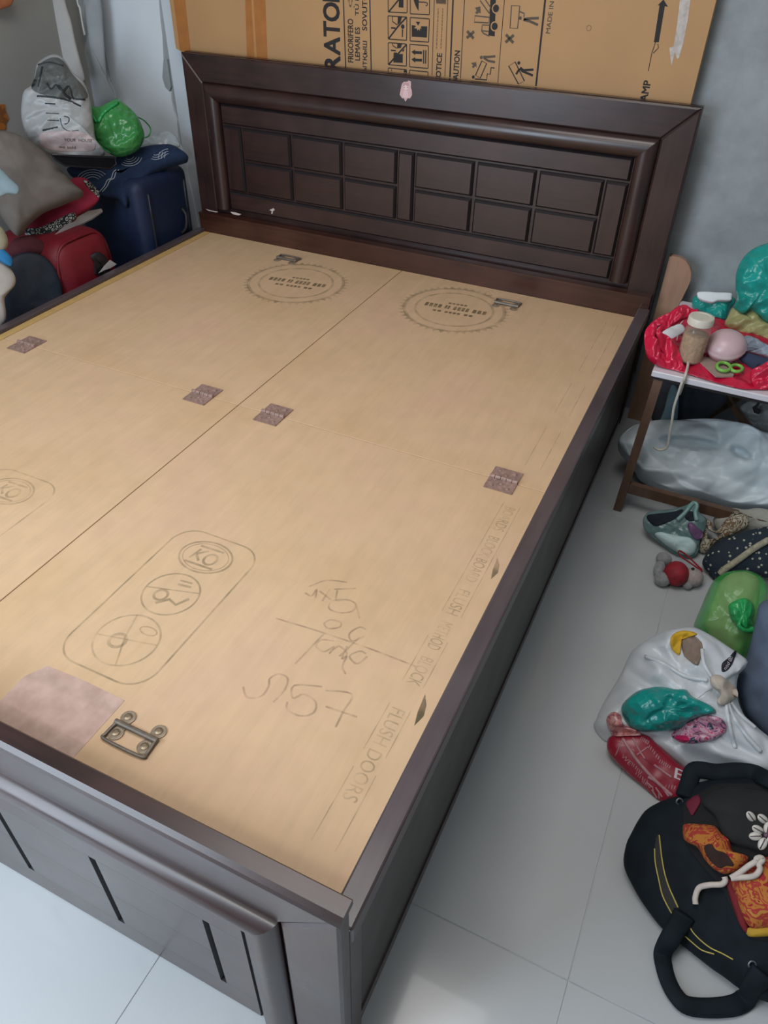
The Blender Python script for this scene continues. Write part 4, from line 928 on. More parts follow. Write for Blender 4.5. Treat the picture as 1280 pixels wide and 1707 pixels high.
# green bag with a rolled pillow in it
M['greenfilm'] = film('green_plastic_film', (.05, .42, .07), .5, .22, .6)
rollpx = Z3([(600, 1290), (560, 1240), (640, 1040), (700, 900), (760, 800), (850, 735), (970, 708), (1080, 708), (1180, 745), (1255, 815), (1285, 920), (1270, 1100), (1220, 1300), (1130, 1520), (1000, 1640), (850, 1600), (720, 1450)])
rl = fsoft('rolled_pillow', [(640+(u-640), v) for u, v in Z3([(690, 1290), (660, 1230), (720, 1050), (770, 900), (830, 800), (900, 745), (980, 722), (1080, 722), (1160, 760), (1200, 840), (1190, 1000), (1150, 1200), (1080, 1400), (980, 1560), (850, 1540), (740, 1420)])], Z3([(900, 1640)])[0], .050, .07, plain('tan_pillow_cloth', (.62, .47, .33), .9, var=.06), 'tan rolled pillow inside the green plastic bag', 'pillow', N=70, R=10, amp=.003, freq=25)
gb = fsoft('green_plastic_bag', rollpx, Z3([(900, 1660)])[0], .064, .075, M['greenfilm'], 'translucent green plastic bag knotted round a rolled pillow', 'plastic bag', N=90, R=12, amp=.004, freq=30, seed=51)
tg = bvh(gb)
M['greenknot'] = film('green_plastic_gathered', (.03, .36, .10), .95, .2, .9)
kn = patch('knot', Z3([(900, 1040), (985, 985), (1060, 975), (1130, 1020), (1150, 1100), (1130, 1180), (1140, 1250), (1100, 1280), (1010, 1250), (940, 1210), (910, 1130)]), tg, .022, M['greenknot'], gb, amp=.010, freq=60, seed=3)
G().tube(smoothopen([hit(tg, u, v, o_) for (u, v), o_ in zip(Z3([(1020, 1180), (1000, 1240), (1060, 1285), (1140, 1280)]), (.02, .025, .022, .014))], 6), [.005]*16+[.008]*3, 8).out('knot_tail', M['greenknot'], gb, smooth=True)
# blue-grey cloth at the edge
fsoft('blue_grey_cloth', Bq([(1000, 620), (1050, 590), (1150, 600), (1300, 800), (1300, 1500), (1100, 1480), (1040, 1340), (960, 1250), (915, 1190), (880, 1090), (888, 1000), (940, 880), (978, 720)]), Bq([(1050, 1400)])[0], .05, .06, plain('blue_grey_cotton', (.095, .125, .185), .92, var=.12, scale=25, bmp=.3), 'blue-grey cotton cloth beside the white carrier bag at the picture edge', 'cloth', amp=.014, freq=13, seed=61, N=80, R=10)
# white carrier bag
M['whitefilm'] = film('white_carrier_film', (.60, .63, .66), .96, .3, .15, 22, .04)
wbpx = Bq([(98, 1290), (110, 1250), (155, 1150), (240, 1010), (290, 900), (340, 845), (450, 780), (560, 748), (640, 742), (740, 790), (840, 855), (935, 925), (915, 970), (882, 1010), (880, 1120), (920, 1225), (990, 1290), (1080, 1370), (1150, 1480), (1100, 1580), (900, 1560), (640, 1540), (540, 1500), (440, 1420), (300, 1400), (150, 1370)])
wbag = fsoft('white_carrier_bag', wbpx, Bq([(620, 1530)])[0], .075, .10, M['whitefilm'], 'bulging white plastic carrier bag tied with a knot', 'plastic bag', amp=.015, freq=19, seed=71, N=130, R=14, fold=((1, .6, .3), 70, .002))
_c = WL[wbag.name]; _nv = dent([v.co+_c for v in wbag.data.vertices], [(1143, 1080, 30, 27, .5, .034), (1160, 1214, 50, 17, -.1, .026)])
for v, q_ in zip(wbag.data.vertices, _nv): v.co = q_-_c
tw = bvh(wbag)
patch('yellow_cloth', Bq([(515, 820), (530, 780), (580, 758), (640, 765), (660, 780), (590, 790), (575, 840), (565, 890), (530, 865)]), tw, .010, plain('bright_yellow_cloth', (.62, .36, .015), .7, var=.15), label='bright yellow cloth peeping from the white carrier bag', cat='cloth', amp=.003, freq=60)
patch('brown_cloth', Bq([(580, 795), (640, 785), (690, 830), (685, 890), (665, 948), (610, 915), (585, 880)]), tw, .008, plain('taupe_cloth', (.22, .165, .13), .9, var=.2), label='taupe cloth in the mouth of the white carrier bag', cat='cloth', amp=.004, freq=50)
kb = patch('tie_cloth', Bq([(735, 1010), (780, 1000), (840, 1040), (880, 1080), (885, 1120), (860, 1140), (800, 1170), (770, 1150), (790, 1110), (740, 1060)]), tw, .022, plain('beige_tie_cloth', (.52, .45, .38), .9, var=.08), wbag, amp=.006, freq=45)
lb = patch('label_band', Bq([(795, 965), (800, 985), (825, 978), (850, 950), (870, 905), (878, 872), (868, 868), (835, 905), (800, 935)]), tw, .002, plain('black_label', (.010, .014, .022), .5), wbag, N=36)
tl = bvh(lb, wbag)
def surf_text(s, pa_, pb2, ph, tree, mat, par, nm, off=.0012):
    """text along the pixel line pa_ -> pb2, cap height ph (pixel vector), laid on a surface"""
    V, Fc = text_geo(s); out = []
    for a, b in V:
        u = pa_[0]+(pb2[0]-pa_[0])*a+ph[0]*b; v_ = pa_[1]+(pb2[1]-pa_[1])*a+ph[1]*b
        h = hit(tree, u, v_, off); out.append(h if h is not None else onz(u, v_, ZF+.05))
    return mk(nm, out, Fc, mat, par)
M['pale_print'] = plain('pale_print', (.55, .50, .52), .6)
s12 = lambda pts: zoomed(pts, 1180, 1060, 12.8)
(p1, p2), ph = s12([(388, 735), (480, 580)]), (-50/12.8, -50/12.8)
surf_text('nod', *s12([(385, 735), (475, 590)]), (-5, -4), tl, M['pale_print'], wbag, 'label_lettering')
surf_text('on', *s12([(490, 560), (535, 470)]), (-5, -4), tl, M['pale_print'], wbag, 'label_lettering')
for pts in ([(830, 1150), (860, 1230), (930, 1330), (1010, 1420)], [(845, 1150), (900, 1220), (980, 1290)], [(820, 1160), (840, 1280), (870, 1400)], [(720, 1030), (600, 1010), (480, 940), (380, 900)], [(740, 1010), (700, 940), (690, 860)]):
    thread('pleat', Bq(pts), tw, .004, M['whitefilm'], wbag)
# red printed packet at its foot
rpx = Bq([(168, 1380), (190, 1335), (280, 1328), (380, 1325), (450, 1385), (560, 1485), (640, 1545), (650, 1640), (560, 1710), (470, 1700), (430, 1675), (360, 1610), (290, 1550), (220, 1480), (180, 1430)])
red = fsoft('red_printed_packet', rpx, Bq([(330, 1590)])[0], .022, .05, plain('red_glossy_packet', (.27, .012, .030), .3, var=.1), 'glossy red packet with white printed lettering below the white carrier bag', 'packet', N=80, R=9, amp=.002, freq=25, spine=Bq([(270, 1390), (400, 1480), (540, 1610)]))
tr = bvh(red); s8 = lambda pts: zoomed(pts, 1000, 1180, 8.0)
M['pinkprint'] = plain('pinkish_white_print', (.42, .20, .22), .5, var=.2, scale=100)
for pts, wd in (([(305, 400), (205, 640)], .0014), ([(310, 420), (400, 560), (520, 730), (720, 950), (960, 1170)], .0035), ([(640, 920), (800, 1020), (920, 1180)], .0030), ([(440, 400), (520, 560), (600, 680)], .0018), ([(420, 540), (460, 580)], .0012), ([(690, 1090), (760, 1200)], .0018), ([(740, 1060), (830, 1190)], .0018), ([(620, 990), (700, 1060)], .0016), ([(720, 760), (960, 930)], .0022), ([(490, 630), (640, 520)], .0016), ([(700, 1050), (720, 1150)], .0013), ([(780, 1100), (790, 1210)], .0013)):
    thread('printed_streak', s8(pts), tr, wd, M['pinkprint'], red, off=.0)
surf_text('B', *s8([(985, 930), (1150, 1000)]), (3, -17), tr, M['pale_print'], red, 'printed_letter')
surf_text('YABBLE', *s8([(545, 420), (940, 790)]), (6, -6), tr, M['pinkprint'], red, 'printed_word') if False else None
surf_text('WE', *s8([(275, 650), (390, 770)]), (5, -5), tr, M['pinkprint'], red, 'printed_word')
for k_, (a, b) in enumerate((((540, 400), (650, 470)), ((640, 500), (790, 680)), ((790, 700), (940, 800)), ((420, 740), (560, 880)), ((470, 860), (640, 1000)), ((560, 960), (680, 1060)), ((860, 1040), (1100, 1080)))):
    rnd = random.Random(k_); g = G(); n_k = 6
    for i in range(n_k):
        t = (i+.5)/n_k; u = a[0]+(b[0]-a[0])*t; v_ = a[1]+(b[1]-a[1])*t
        q1, q2 = s8([(u-rnd.uniform(5, 14), v_+rnd.uniform(15, 28)), (u+rnd.uniform(5, 14), v_-rnd.uniform(15, 28))])
        pts = [h for h in (hit(tr, q1[0]+(q2[0]-q1[0])*f_, q1[1]+(q2[1]-q1[1])*f_, 0) for f_ in (0, .5, 1)) if h]
        if len(pts) == 3: g.tube(pts, .0011, 5)
    if g.v: g.out('printed_marks', M['pinkprint'], red, kind='stuff')
# teal film and flowery packets lying in the bag mouth
tq = bvh(wbag, red)
patch('flowery_packet', Bq([(520, 1335), (560, 1290), (640, 1245), (720, 1220), (790, 1235), (822, 1275), (810, 1320), (740, 1360), (640, 1378), (570, 1370)]), tq, .020, pattern('pink_flower_print', 'patch', [(.05, .06, .09), (.50, .18, .30), (.55, .36, .42), (.52, .05, .14), (.55, .40, .45)], 55, .25), label='shiny pink flowery packet under the right end of the teal film', cat='packet', amp=.005, freq=60)
patch('flowery_packet', Bq([(165, 1250), (195, 1205), (240, 1215), (260, 1270), (330, 1300), (360, 1330), (280, 1335), (200, 1330)]), tq, .014, pattern('salmon_flower_print', 'patch', [(.30, .10, .12), (.55, .22, .20), (.45, .28, .28), (.16, .08, .12)], 60, .25), label='shiny salmon flowery packet at the left end of the teal film', cat='packet', amp=.004, freq=70)
patch('teal_plastic_film', Bq([(248, 1200), (262, 1150), (330, 1092), (400, 1070), (470, 1065), (540, 1078), (600, 1080), (640, 1120), (740, 1170), (765, 1208), (690, 1225), (620, 1255), (560, 1300), (470, 1308), (370, 1312), (290, 1280)]), tq, .034, film('teal_film_thick', (.012, .30, .27), .95, .2, .8), label='crumpled teal plastic film lying on the white carrier bag', cat='plastic bag', N=80, R=9, amp=.010, freq=40, seed=5)
patch('magenta_cloth', Bq([(535, 1340), (570, 1322), (620, 1330), (635, 1355), (600, 1372), (560, 1362)]), tq, .024, plain('magenta_cloth', (.55, .01, .10), .6), label='scrap of magenta cloth under the teal film', cat='cloth', N=30)

# ------------------------------------------------------------------ black tote bag in the right foreground
def ribbon(g, path, nrm, wd, th):
    path = [Vector(p) for p in path]; m = len(path); v = []
    for i, p in enumerate(path):
        t = (path[min(i+1, m-1)]-path[max(i-1, 0)]).normalized(); n_ = nrm[i] if isinstance(nrm, list) else Vector(nrm)
        x = t.cross(n_).normalized(); y = x.cross(t); w_ = wd[i] if isinstance(wd, list) else wd
        for k in range(10): a = 2*math.pi*k/10; v.append(p+x*(w_/2*math.cos(a))+y*(th/2*math.sin(a)))
    f = [(i*10+k, i*10+(k+1) % 10, (i+1)*10+(k+1) % 10, (i+1)*10+k) for i in range(m-1) for k in range(10)]
    f += [tuple(range(10))[::-1], tuple((m-1)*10+k for k in range(10))]
    return g.add(v, f)
M['blackcloth'] = plain('blue_black_canvas', (.0045, .0085, .0125), .8, var=.35, scale=30, bmp=.25, spec=.25)
tpx = Cq([(305, 700), (318, 570), (355, 490), (395, 415), (450, 345), (560, 285), (670, 250), (700, 200), (900, 150), (1222, 140), (1400, 180), (1520, 400), (1520, 1400), (1300, 1560), (1190, 1560), (1050, 1490), (950, 1415), (850, 1345), (680, 1210), (560, 1115), (450, 975), (372, 850)])
p0 = onz(*Cq([(760, 1290)])[0], ZF)
tote = empty('tote_bag', tuple(onz(*Cq([(900, 1000)])[0], ZF)), 'black canvas tote bag gaping open on the floor in the foreground', 'bag')
V, Fc = inflate(tpx, p0, toward(p0), .055, .12, N=120, R=14, amp=.006, freq=18, seed=81, floor=ZF+.001)
tbody = mk('bag_body', V, Fc, M['blackcloth'], tote, smooth=True)
tt_ = bvh(tbody)
# gaping mouth: black patch on the body stands for the shaded inside
mouth_shade = patch('mouth_shade', Cq([(690, 300), (780, 235), (900, 180), (1080, 175), (1222, 190), (1350, 300), (1380, 700), (1340, 1100), (1222, 1180), (1100, 1150), (1000, 1000), (930, 850), (800, 700), (700, 560), (675, 420)]), tt_, .004, plain('black_mouth_shade', (.005, .005, .006), .9), tote, N=80)
tm = bvh(tbody, mouth_shade)
# upper handle band
hp = [hit(tt_, u, v, o_) or onplane(u, v, p0, toward(p0))+toward(p0)*.02 for (u, v), o_ in zip(Cq([(690, 260), (715, 190), (745, 115), (800, 105), (900, 120), (1020, 112), (1130, 125), (1222, 150), (1320, 190)]), (.006, .012, .02, .022, .022, .022, .022, .022, .015))]
hp = smoothopen(hp, 5); g = G(); ribbon(g, hp, toward(p0), .030, .014).out('handle', M['blackcloth'], tote, smooth=True)
# lower handle lying on the floor
lo = Cq([(690, 1010), (650, 1080), (590, 1180), (552, 1260), (560, 1340), (590, 1440), (640, 1530), (710, 1590), (850, 1605), (1000, 1590), (1080, 1545), (1130, 1460), (1190, 1380)])
lp = []
for i, (u, v) in enumerate(lo):
    h = hit(tt_, u, v, .006)
    if i in (2, 3): h = None
    q_ = onz(u, v, ZF+.010+(.03 if i == 2 else 0))
    lp.append(h if h is not None and h.z > ZF+.01 else q_)
lp = smoothopen(lp, 5); g = G(); ribbon(g, lp, (0, -.3, .95), [.034-.008*math.sin(math.pi*i/(len(lp)-1)) for i in range(len(lp))], .012).out('handle', M['blackcloth'], tote, smooth=True)
M['ystitch'] = plain('yellow_stitching', (.45, .36, .09), .8, var=.1)
for pts in ([(530, 505), (538, 580), (548, 660), (565, 750), (590, 830), (620, 900), (650, 965)], [(500, 590), (505, 680), (525, 780), (548, 880), (580, 950), (614, 1010)], [(725, 1090), (750, 1130), (800, 1180), (860, 1225), (930, 1258), (1000, 1297)], [(690, 1145), (730, 1180), (790, 1230), (830, 1248), (880, 1262)]):
    thread('stitching', Cq(pts), tt_, .0011, M['ystitch'], tote)
for c_ in ((660, 292), (1122, 1330)):
    p = hit(tt_, *Cq([c_])[0], .003)
    if p: G().tube(circ(p, .0055, ZN, 14, ax=RT, ay=UP), .0016, 6, closed=True).out('ring', plain('grey_metal_ring', (.22, .25, .27), .35, metal=.8), tote, smooth=True)
patch('seam_band', Cq([(500, 560), (530, 500), (548, 640), (590, 820), (655, 965), (615, 1015), (560, 920), (520, 760)]), tt_, .0005, plain('brown_black_band', (.018, .018, .014), .8), tote, base=.0003)
# contents
shc = patch('shell_cloth', Cq([(800, 300), (860, 235), (980, 200), (1100, 210), (1222, 230), (1330, 330), (1330, 620), (1222, 640), (1140, 600), (1000, 560), (930, 500), (880, 380)]), tm, .020, plain('charcoal_cloth', (.012, .012, .013), .9, var=.15), label='charcoal cloth sewn with white shells in the tote bag', cat='cloth', amp=.004, freq=30)
ts = bvh(shc, mouth_shade, tbody)
M['shell'] = plain('white_cowrie', (.62, .58, .52), .35, var=.12, scale=90); M['slit'] = plain('shell_slit', (.10, .06, .07), .6)
def shell(c_, ang, L_=.0105):
    p = hit(ts, *Cq([c_])[0], .003)
    if not p: return
    d = (RT*math.cos(ang)+UP*math.sin(ang)); e = toward(p); s_ = e.cross(d).normalized(); gv = G().ball((0, 0, 0), (L_, L_*.62, L_*.5), 16, 10)
    vs_ = [p+d*v.x+s_*v.y+e*v.z for v in gv.v]; o_ = mk('shell', vs_, gv.f, M['shell'], shc, smooth=True)
    G().tube([p+d*(L_*.8*t)+e*(L_*.5*math.sqrt(1-(.8*t)**2)+.0002) for t in (-1, -.6, -.2, .2, .6, 1)], .0009, 6).out('shell_slit', M['slit'], o_, smooth=True)
for c_, a_ in (((1115, 388), -.95), ((1190, 402), -.7), ((1158, 470), -.5), ((1142, 512), .05), ((1188, 560), 1.1), ((1222, 462), 1.4), ((1262, 500), .3), ((1250, 548), -.8)): shell(c_, a_)
p = hit(ts, *Cq([(1212, 505)])[0], .006); G().ball(p, .004, 10, 8).out('bead', plain('purple_bead', (.12, .06, .10), .3), shc, smooth=True)
orange = pattern('orange_red_print', 'patch', [(.30, .012, .016), (.42, .15, .02), (.34, .03, .02), (.46, .20, .035), (.24, .01, .015)], 38)
oc = patch('printed_cloth', Z4([(140, 750), (200, 722), (330, 725), (470, 735), (560, 760), (640, 850), (740, 940), (785, 1080), (950, 1125), (990, 1190), (900, 1290), (760, 1360), (650, 1370), (520, 1290), (420, 1180), (330, 1030), (210, 970), (150, 910)]), ts, .022, orange, label='orange and red printed cloth twisted at the top of the tote bag', cat='cloth', amp=.005, freq=35, N=70, R=8)
tp2 = bvh(oc, mouth_shade, tbody, shc)
patch('fold_shade', Z4([(420, 1010), (510, 985), (570, 1060), (700, 1110), (800, 1260), (700, 1270), (620, 1300), (520, 1230), (440, 1120)]), tp2, .001, plain('painted_fold_shade', (.030, .012, .010), .9), oc)  # dark patch paints the shaded hollow of the twisted cloth
patch('printed_cloth', Cq([(985, 790), (1030, 750), (1090, 735), (1222, 640), (1350, 700), (1350, 1080), (1222, 1095), (1120, 1100), (1060, 1020), (1020, 900)]), tp2, .026, orange, label='orange and red printed cloth below the knotted cord in the tote bag', cat='cloth', amp=.006, freq=30, seed=4, N=60, R=8)
patch('yellow_hem', Cq([(1085, 1100), (1130, 1090), (1222, 1085), (1330, 1080), (1330, 1140), (1222, 1150), (1100, 1150)]), tp2, .012, plain('deep_yellow_hem', (.46, .26, .02), .8), label='deep yellow cloth edge low in the tote bag', cat='cloth', N=36)
patch('maroon_cloth', Cq([(700, 300), (730, 270), (775, 250), (795, 290), (765, 350), (738, 382), (715, 345)]), tp2, .006, plain('maroon_cloth', (.13, .006, .024), .8), label='scrap of maroon cloth at the top rim of the tote bag', cat='cloth', N=30)
patch('dark_red_cloth', Cq([(955, 800), (1000, 800), (1040, 900), (1085, 1030), (1095, 1130), (1050, 1090), (1000, 960)]), tp2, .010, plain('dark_red_cloth', (.16, .006, .012), .85), label='dark red cloth strip beside the orange print in the tote bag', cat='cloth', N=36)
cordm = plain('thick_off_white_cord', (.54, .47, .42), .85, var=.1, scale=80)
tco = bvh(tbody, mouth_shade, oc)
kc = G()
def cordpts(pts, lift): return smoothopen([hit(tp2, u, v, lift) or onplane(u, v, p0, toward(p0)) for u, v in Cq(pts)], 6)
kc.tube(cordpts([(762, 945), (760, 900), (785, 840), (850, 822), (925, 818), (950, 795), (945, 770)], .010), .0046, 8)
kc.tube(cordpts([(985, 778), (1040, 745), (1100, 700), (1145, 672), (1150, 655), (1175, 648), (1188, 662), (1165, 690), (1172, 720), (1150, 755), (1110, 770), (1040, 775), (985, 780)], .032), .0044, 8)
kc.out('knotted_cord', cordm, smooth=True, label='thick off-white knotted cord lying across the tote bag', cat='cord')

# ------------------------------------------------------------------ luggage and bundles heaped left of the bed
Z0 = lambda pts: zoomed(pts, 0, 0, 3.047)
def suitcase(name, x0, x1, y0, y1, z1, r, mat, label, extra=None):
    o = empty(name, ((x0+x1)/2, (y0+y1)/2, ZF), label, 'suitcase')
    rbox(x0, x1, y0, y1, ZF+.004, z1, r, 5).out('shell', mat, o, smooth=True)
    return o
M['navyl'] = plain('navy_luggage_cloth', (.006, .016, .052), .6, var=.15, scale=60, bmp=.2); M['redl'] = plain('red_luggage_cloth', (.17, .006, .015), .55, var=.1, scale=60, bmp=.1)
ns = suitcase('navy_suitcase', -.37, -.085, 1.615, 1.885, .215, .035, M['navyl'], 'tall navy blue suitcase standing by the head of the bed')
for yy in (1.66, 1.85):
    pth = [(-.0845, yy, z) for z in (ZF+.05, -.1, .10, .17)]; G().tube(pth, .005, 8).out('piping', plain('black_piping', (.01, .012, .02), .5), ns, smooth=True)
G().tube(smoothopen([(-.084, 1.80, .0), (-.066, 1.805, .02), (-.066, 1.815, .06), (-.084, 1.82, .08)], 5), .006, 8).out('handle', M['groove'], ns, smooth=True)
rs_ = suitcase('red_suitcase', -.37, -.080, 1.225, 1.462, .128, .060, M['redl'], 'red suitcase with a black side handle beside the bed')
loop = []
for i in range(36):
    a = 2*math.pi*i/36; ca, sa = math.cos(a), math.sin(a); s_ = lambda q: math.copysign(abs(q)**.45, q)
    loop.append((-.105-.0, 1.3435+.1145*s_(ca), -.122+.2455*s_(sa)))
G().tube(loop, .005, 8, closed=True).out('piping', plain('dark_red_piping', (.16, .006, .016), .4), rs_, smooth=True)
hq = [onx(*q_, -.072) for q_ in Z0([(480, 1320), (500, 1305), (535, 1340), (545, 1400)])]
ribbon(G(), smoothopen([(-.082, hq[0].y, hq[0].z), hq[1], hq[2], (-.082, hq[3].y+.005, hq[3].z-.03)], 5), (1, 0, 0), .03, .012).out('handle', M['groove'], rs_, smooth=True)
hb2 = Z0([(475, 1320), (500, 1305), (545, 1350), (560, 1390), (520, 1400), (500, 1400), (480, 1390)])
G().plate([onx(u, v, -.0795) for u, v in hb2], (1, 0, 0), .006).out('handle_plate', plain('black_handle_plate', (.012, .012, .014), .4), rs_)
G().plate([onx(u, v, -.066) for u, v in Z0([(500, 1388), (530, 1350), (558, 1320), (592, 1342), (560, 1362), (530, 1372)])], (1, -.2, .2), .001).out('paper_tag', plain('white_tag', (.55, .52, .52), .7), label='torn white paper tag on the red suitcase handle', cat='tag')
V, Fc = inflate(Z0([(30, 1330), (110, 1285), (200, 1290), (265, 1340), (300, 1410), (318, 1480), (330, 1650), (200, 1750), (0, 1800), (-80, 1600), (-40, 1420)]), onx(*Z0([(200, 1450)])[0], -.13), Vector((.8, -.45, .35)), .012, .10, N=80, R=9, amp=.003, freq=20)
mk('navy_duffel_bag', V, Fc, plain('dark_navy_duffel', (.006, .013, .026), .6, var=.25, scale=40, bmp=.2), smooth=True, label='dark navy duffel bag in front of the red suitcase', cat='bag')
def lsoft(name, pts, x, nrm, tf, tb_, mat, label, cat, at=None, **k):
    px = Z0(pts); c = at and Z0([at])[0] or (sum(q[0] for q in px)/len(px), sum(q[1] for q in px)/len(px))
    return soft(name, px, onx(c[0], c[1], x), Vector(nrm), tf, tb_, mat, label=label, cat=cat, **k)
# embroidered shawl over the navy suitcase
shawl = lsoft('embroidered_shawl', [(340, 865), (450, 845), (560, 848), (600, 795), (680, 765), (770, 745), (860, 740), (915, 765), (958, 805), (900, 825), (830, 850), (760, 890), (725, 935), (690, 970), (655, 1010), (640, 1055), (600, 1010), (540, 1005), (490, 985), (430, 925)], -.16, (.45, -.5, .74), .022, .035, plain('navy_shawl_cotton', (.006, .020, .060), .9, var=.2, scale=60, bmp=.3), 'navy shawl with white stitched arcs draped over the navy suitcase', 'shawl', N=100, R=9, amp=.006, freq=25, spine=Z0([(450, 890), (620, 900), (760, 820), (880, 785)]))
tsh = bvh(shawl); stm = plain('white_embroidery_thread', (.42, .46, .52), .8)
for cx_, cy_, rr_, a0_, a1_ in ((470, 930, (40, 55, 70, 85), 3.4, 5.6), (655, 790, (25, 38, 52, 66), .2, 2.2), (790, 770, (22, 36, 50), .1, 2.0), (700, 960, (30, 46), 3.2, 5.2), (860, 800, (25, 40, 55), 3.0, 4.6)):
    for r_ in rr_:
        thread('stitched_arc', Z0([(cx_+r_*math.cos(a0_+(a1_-a0_)*i/8), cy_+r_*.8*math.sin(a0_+(a1_-a0_)*i/8)) for i in range(9)]), tsh, .0009, stm, shawl, k=2)
for dx_ in (0, 14): thread('stitched_chain', Z0([(505+dx_, 975), (530+dx_, 945), (545+dx_, 915), (565+dx_, 905), (575+dx_, 875), (590+dx_, 862)]), tsh, .0014, stm, shawl, k=3)
soft('clear_plastic_wrap', Z0([(585, 800), (640, 755), (700, 715), (780, 690), (850, 668), (900, 700), (912, 745), (860, 742), (770, 748), (680, 770), (620, 800)]), onx(*Z0([(750, 735)])[0], -.20), Vector((.3, -.7, .6)), .010, .010, film('cloudy_wrap', (.50, .56, .60), .8, .2, .8), label='cloudy clear plastic wrap lying on the shawl by the wall', cat='plastic wrap', amp=.004, freq=40)
lt = empty('black_case', tuple(onx(*Z0([(430, 840)])[0], -.22)), 'flat black case lying on top of the shawl', 'case')
q4 = [onx(u, v, -.12) for u, v in Z0([(262, 792), (578, 803), (588, 838), (560, 862), (330, 846), (275, 812)])]
G().plate(q4, (.75, -.5, .43), .012).out('case_body', plain('black_case', (.006, .008, .014), .35), lt)
G().tube([q+Vector((.009, -.006, .005)) for q in q4], .003, 6, closed=True).out('case_edge', plain('black_case_edge', (.012, .015, .024), .35), lt, smooth=True)
# printed white bag
pbm = film('white_printed_film', (.40, .42, .43), .97, .35, .7, 30, .1)
pb_o = lsoft('printed_plastic_bag', [(108, 580), (112, 520), (125, 470), (165, 440), (180, 380), (195, 325), (265, 285), (320, 300), (370, 370), (430, 430), (460, 520), (475, 620), (490, 720), (530, 785), (420, 802), (280, 795), (205, 755), (150, 720), (118, 650)], -.27, (.62, -.62, .48), .06, .08, pbm, 'white plastic bag with black and pink print high on the luggage heap', 'plastic bag', N=90, R=11, amp=.008, freq=22, seed=91)
tpb = bvh(pb_o)
patch('pink_panel', Z0([(205, 680), (300, 665), (400, 668), (470, 700), (480, 760), (400, 770), (300, 768), (215, 745)]), tpb, .0006, plain('pale_pink_print', (.52, .42, .43), .5), pb_o, base=.0005)
tpp = bvh(pb_o, *[o for o in pb_o.children])
surf_text('YOUR  HOUSE', *Z0([(325, 718), (468, 722)]), (0, -5), tpp, M['grey_ink'], pb_o, 'printed_word', .0015)
surf_text('we sold', *Z0([(298, 752), (385, 756)]), (0, -4.5), tpp, M['grey_ink'], pb_o, 'printed_word', .0015)
patch('mesh_panel', Z0([(160, 448), (178, 390), (197, 330), (262, 292), (318, 306), (370, 378), (425, 440), (445, 495), (380, 500), (300, 496), (215, 480)]), tpb, .002, film('dark_mesh_film', (.11, .12, .12), .95, .5, .6), pb_o, base=.0006)
tpb2 = bvh(pb_o, *[o for o in pb_o.children if o.name.startswith('mesh_panel')])
dkp = plain('dark_print', (.02, .026, .032), .6)
for pts, r_ in (([(190, 490), (260, 493), (330, 505), (410, 540)], .0035), ([(235, 420), (262, 455), (285, 432), (318, 462), (350, 440), (372, 500), (430, 505)], .0035), ([(300, 440), (330, 480), (355, 500)], .005), ([(215, 660), (250, 655), (295, 645)], .0030), ([(195, 330), (250, 318), (320, 335)], .0032), ([(215, 340), (205, 390), (195, 440)], .003), ([(230, 525), (280, 528)], .002), ([(235, 575), (300, 578)], .0016), ([(240, 610), (300, 612)], .0014), ([(305, 600), (318, 645), (350, 665), (400, 662)], .0014), ([(325, 590), (350, 600), (345, 625), (328, 630)], .0018)):
    thread('printed_stroke', Z0(pts), tpb2, r_, dkp, pb_o, off=-r_*.4)
# green bag
gbo = lsoft('green_plastic_bag', [(348, 560), (370, 535), (420, 525), (500, 555), (560, 530), (600, 510), (650, 545), (695, 590), (725, 650), (732, 700), (700, 755), (640, 785), (590, 790), (540, 765), (480, 715), (430, 660), (365, 620)], -.20, (.55, -.65, .5), .05, .06, film('bright_green_film', (.05, .28, .075), .93, .22, .7), 'bright green plastic bag on top of the luggage heap', 'plastic bag', N=80, R=10, amp=.008, freq=26, seed=95)
tgb = bvh(gbo)
for pts in ([(350, 560), (420, 600), (460, 660), (500, 730), (560, 775)], [(420, 530), (470, 590), (490, 620)]): thread('pleat', Z0(pts), tgb, .004, M['greenknot'], gbo)
thread('pleat', Z0([(500, 620), (530, 570), (600, 520)]), tgb, .005, M['greenknot'], gbo)
lpth = smoothopen([onx(u, v, -.14) for u, v in Z0([(690, 590), (735, 615), (765, 655), (755, 690), (730, 700)])], 5)
G().tube(lpth, .0022, 6).out('string', M['greenknot'], gbo, smooth=True)
# cushions
gc = lsoft('grey_cushion', [(-60, 690), (0, 672), (60, 680), (130, 710), (190, 745), (260, 815), (330, 890), (380, 945), (425, 985), (370, 1010), (300, 1040), (220, 1075), (150, 1130), (85, 1195), (0, 1100), (-80, 1050)], -.20, (.6, -.55, .58), .055, .06, plain('grey_brown_cushion', (.15, .13, .115), .92, var=.3, scale=9, bmp=.2), 'big faded grey-brown cushion on the luggage heap', 'cushion', N=90, R=14, amp=.009, freq=14, seed=97)
rc = lsoft('red_cushion', [(125, 1165), (170, 1090), (260, 1030), (350, 960), (365, 910), (430, 905), (480, 950), (505, 1010), (460, 1055), (400, 1090), (375, 1125), (280, 1185), (215, 1245), (140, 1220)], -.20, (.55, -.5, .67), .018, .03, plain('red_cushion_cloth', (.26, .010, .035), .85, var=.12), 'flat red cushion with a black and white patterned border', 'cushion', N=80, R=9)
trc = bvh(rc); maze = pattern('black_white_border', 'maze', [(.012, .014, .014), (.48, .46, .42)], 95)
patch('patterned_border', Z0([(122, 1165), (200, 1155), (290, 1115), (370, 1080), (382, 1115), (290, 1180), (215, 1245), (150, 1225)]), trc, .004, maze, rc)
patch('patterned_border', Z0([(420, 915), (455, 925), (500, 970), (505, 1005), (480, 985), (445, 950)]), trc, .004, maze, rc, N=30)
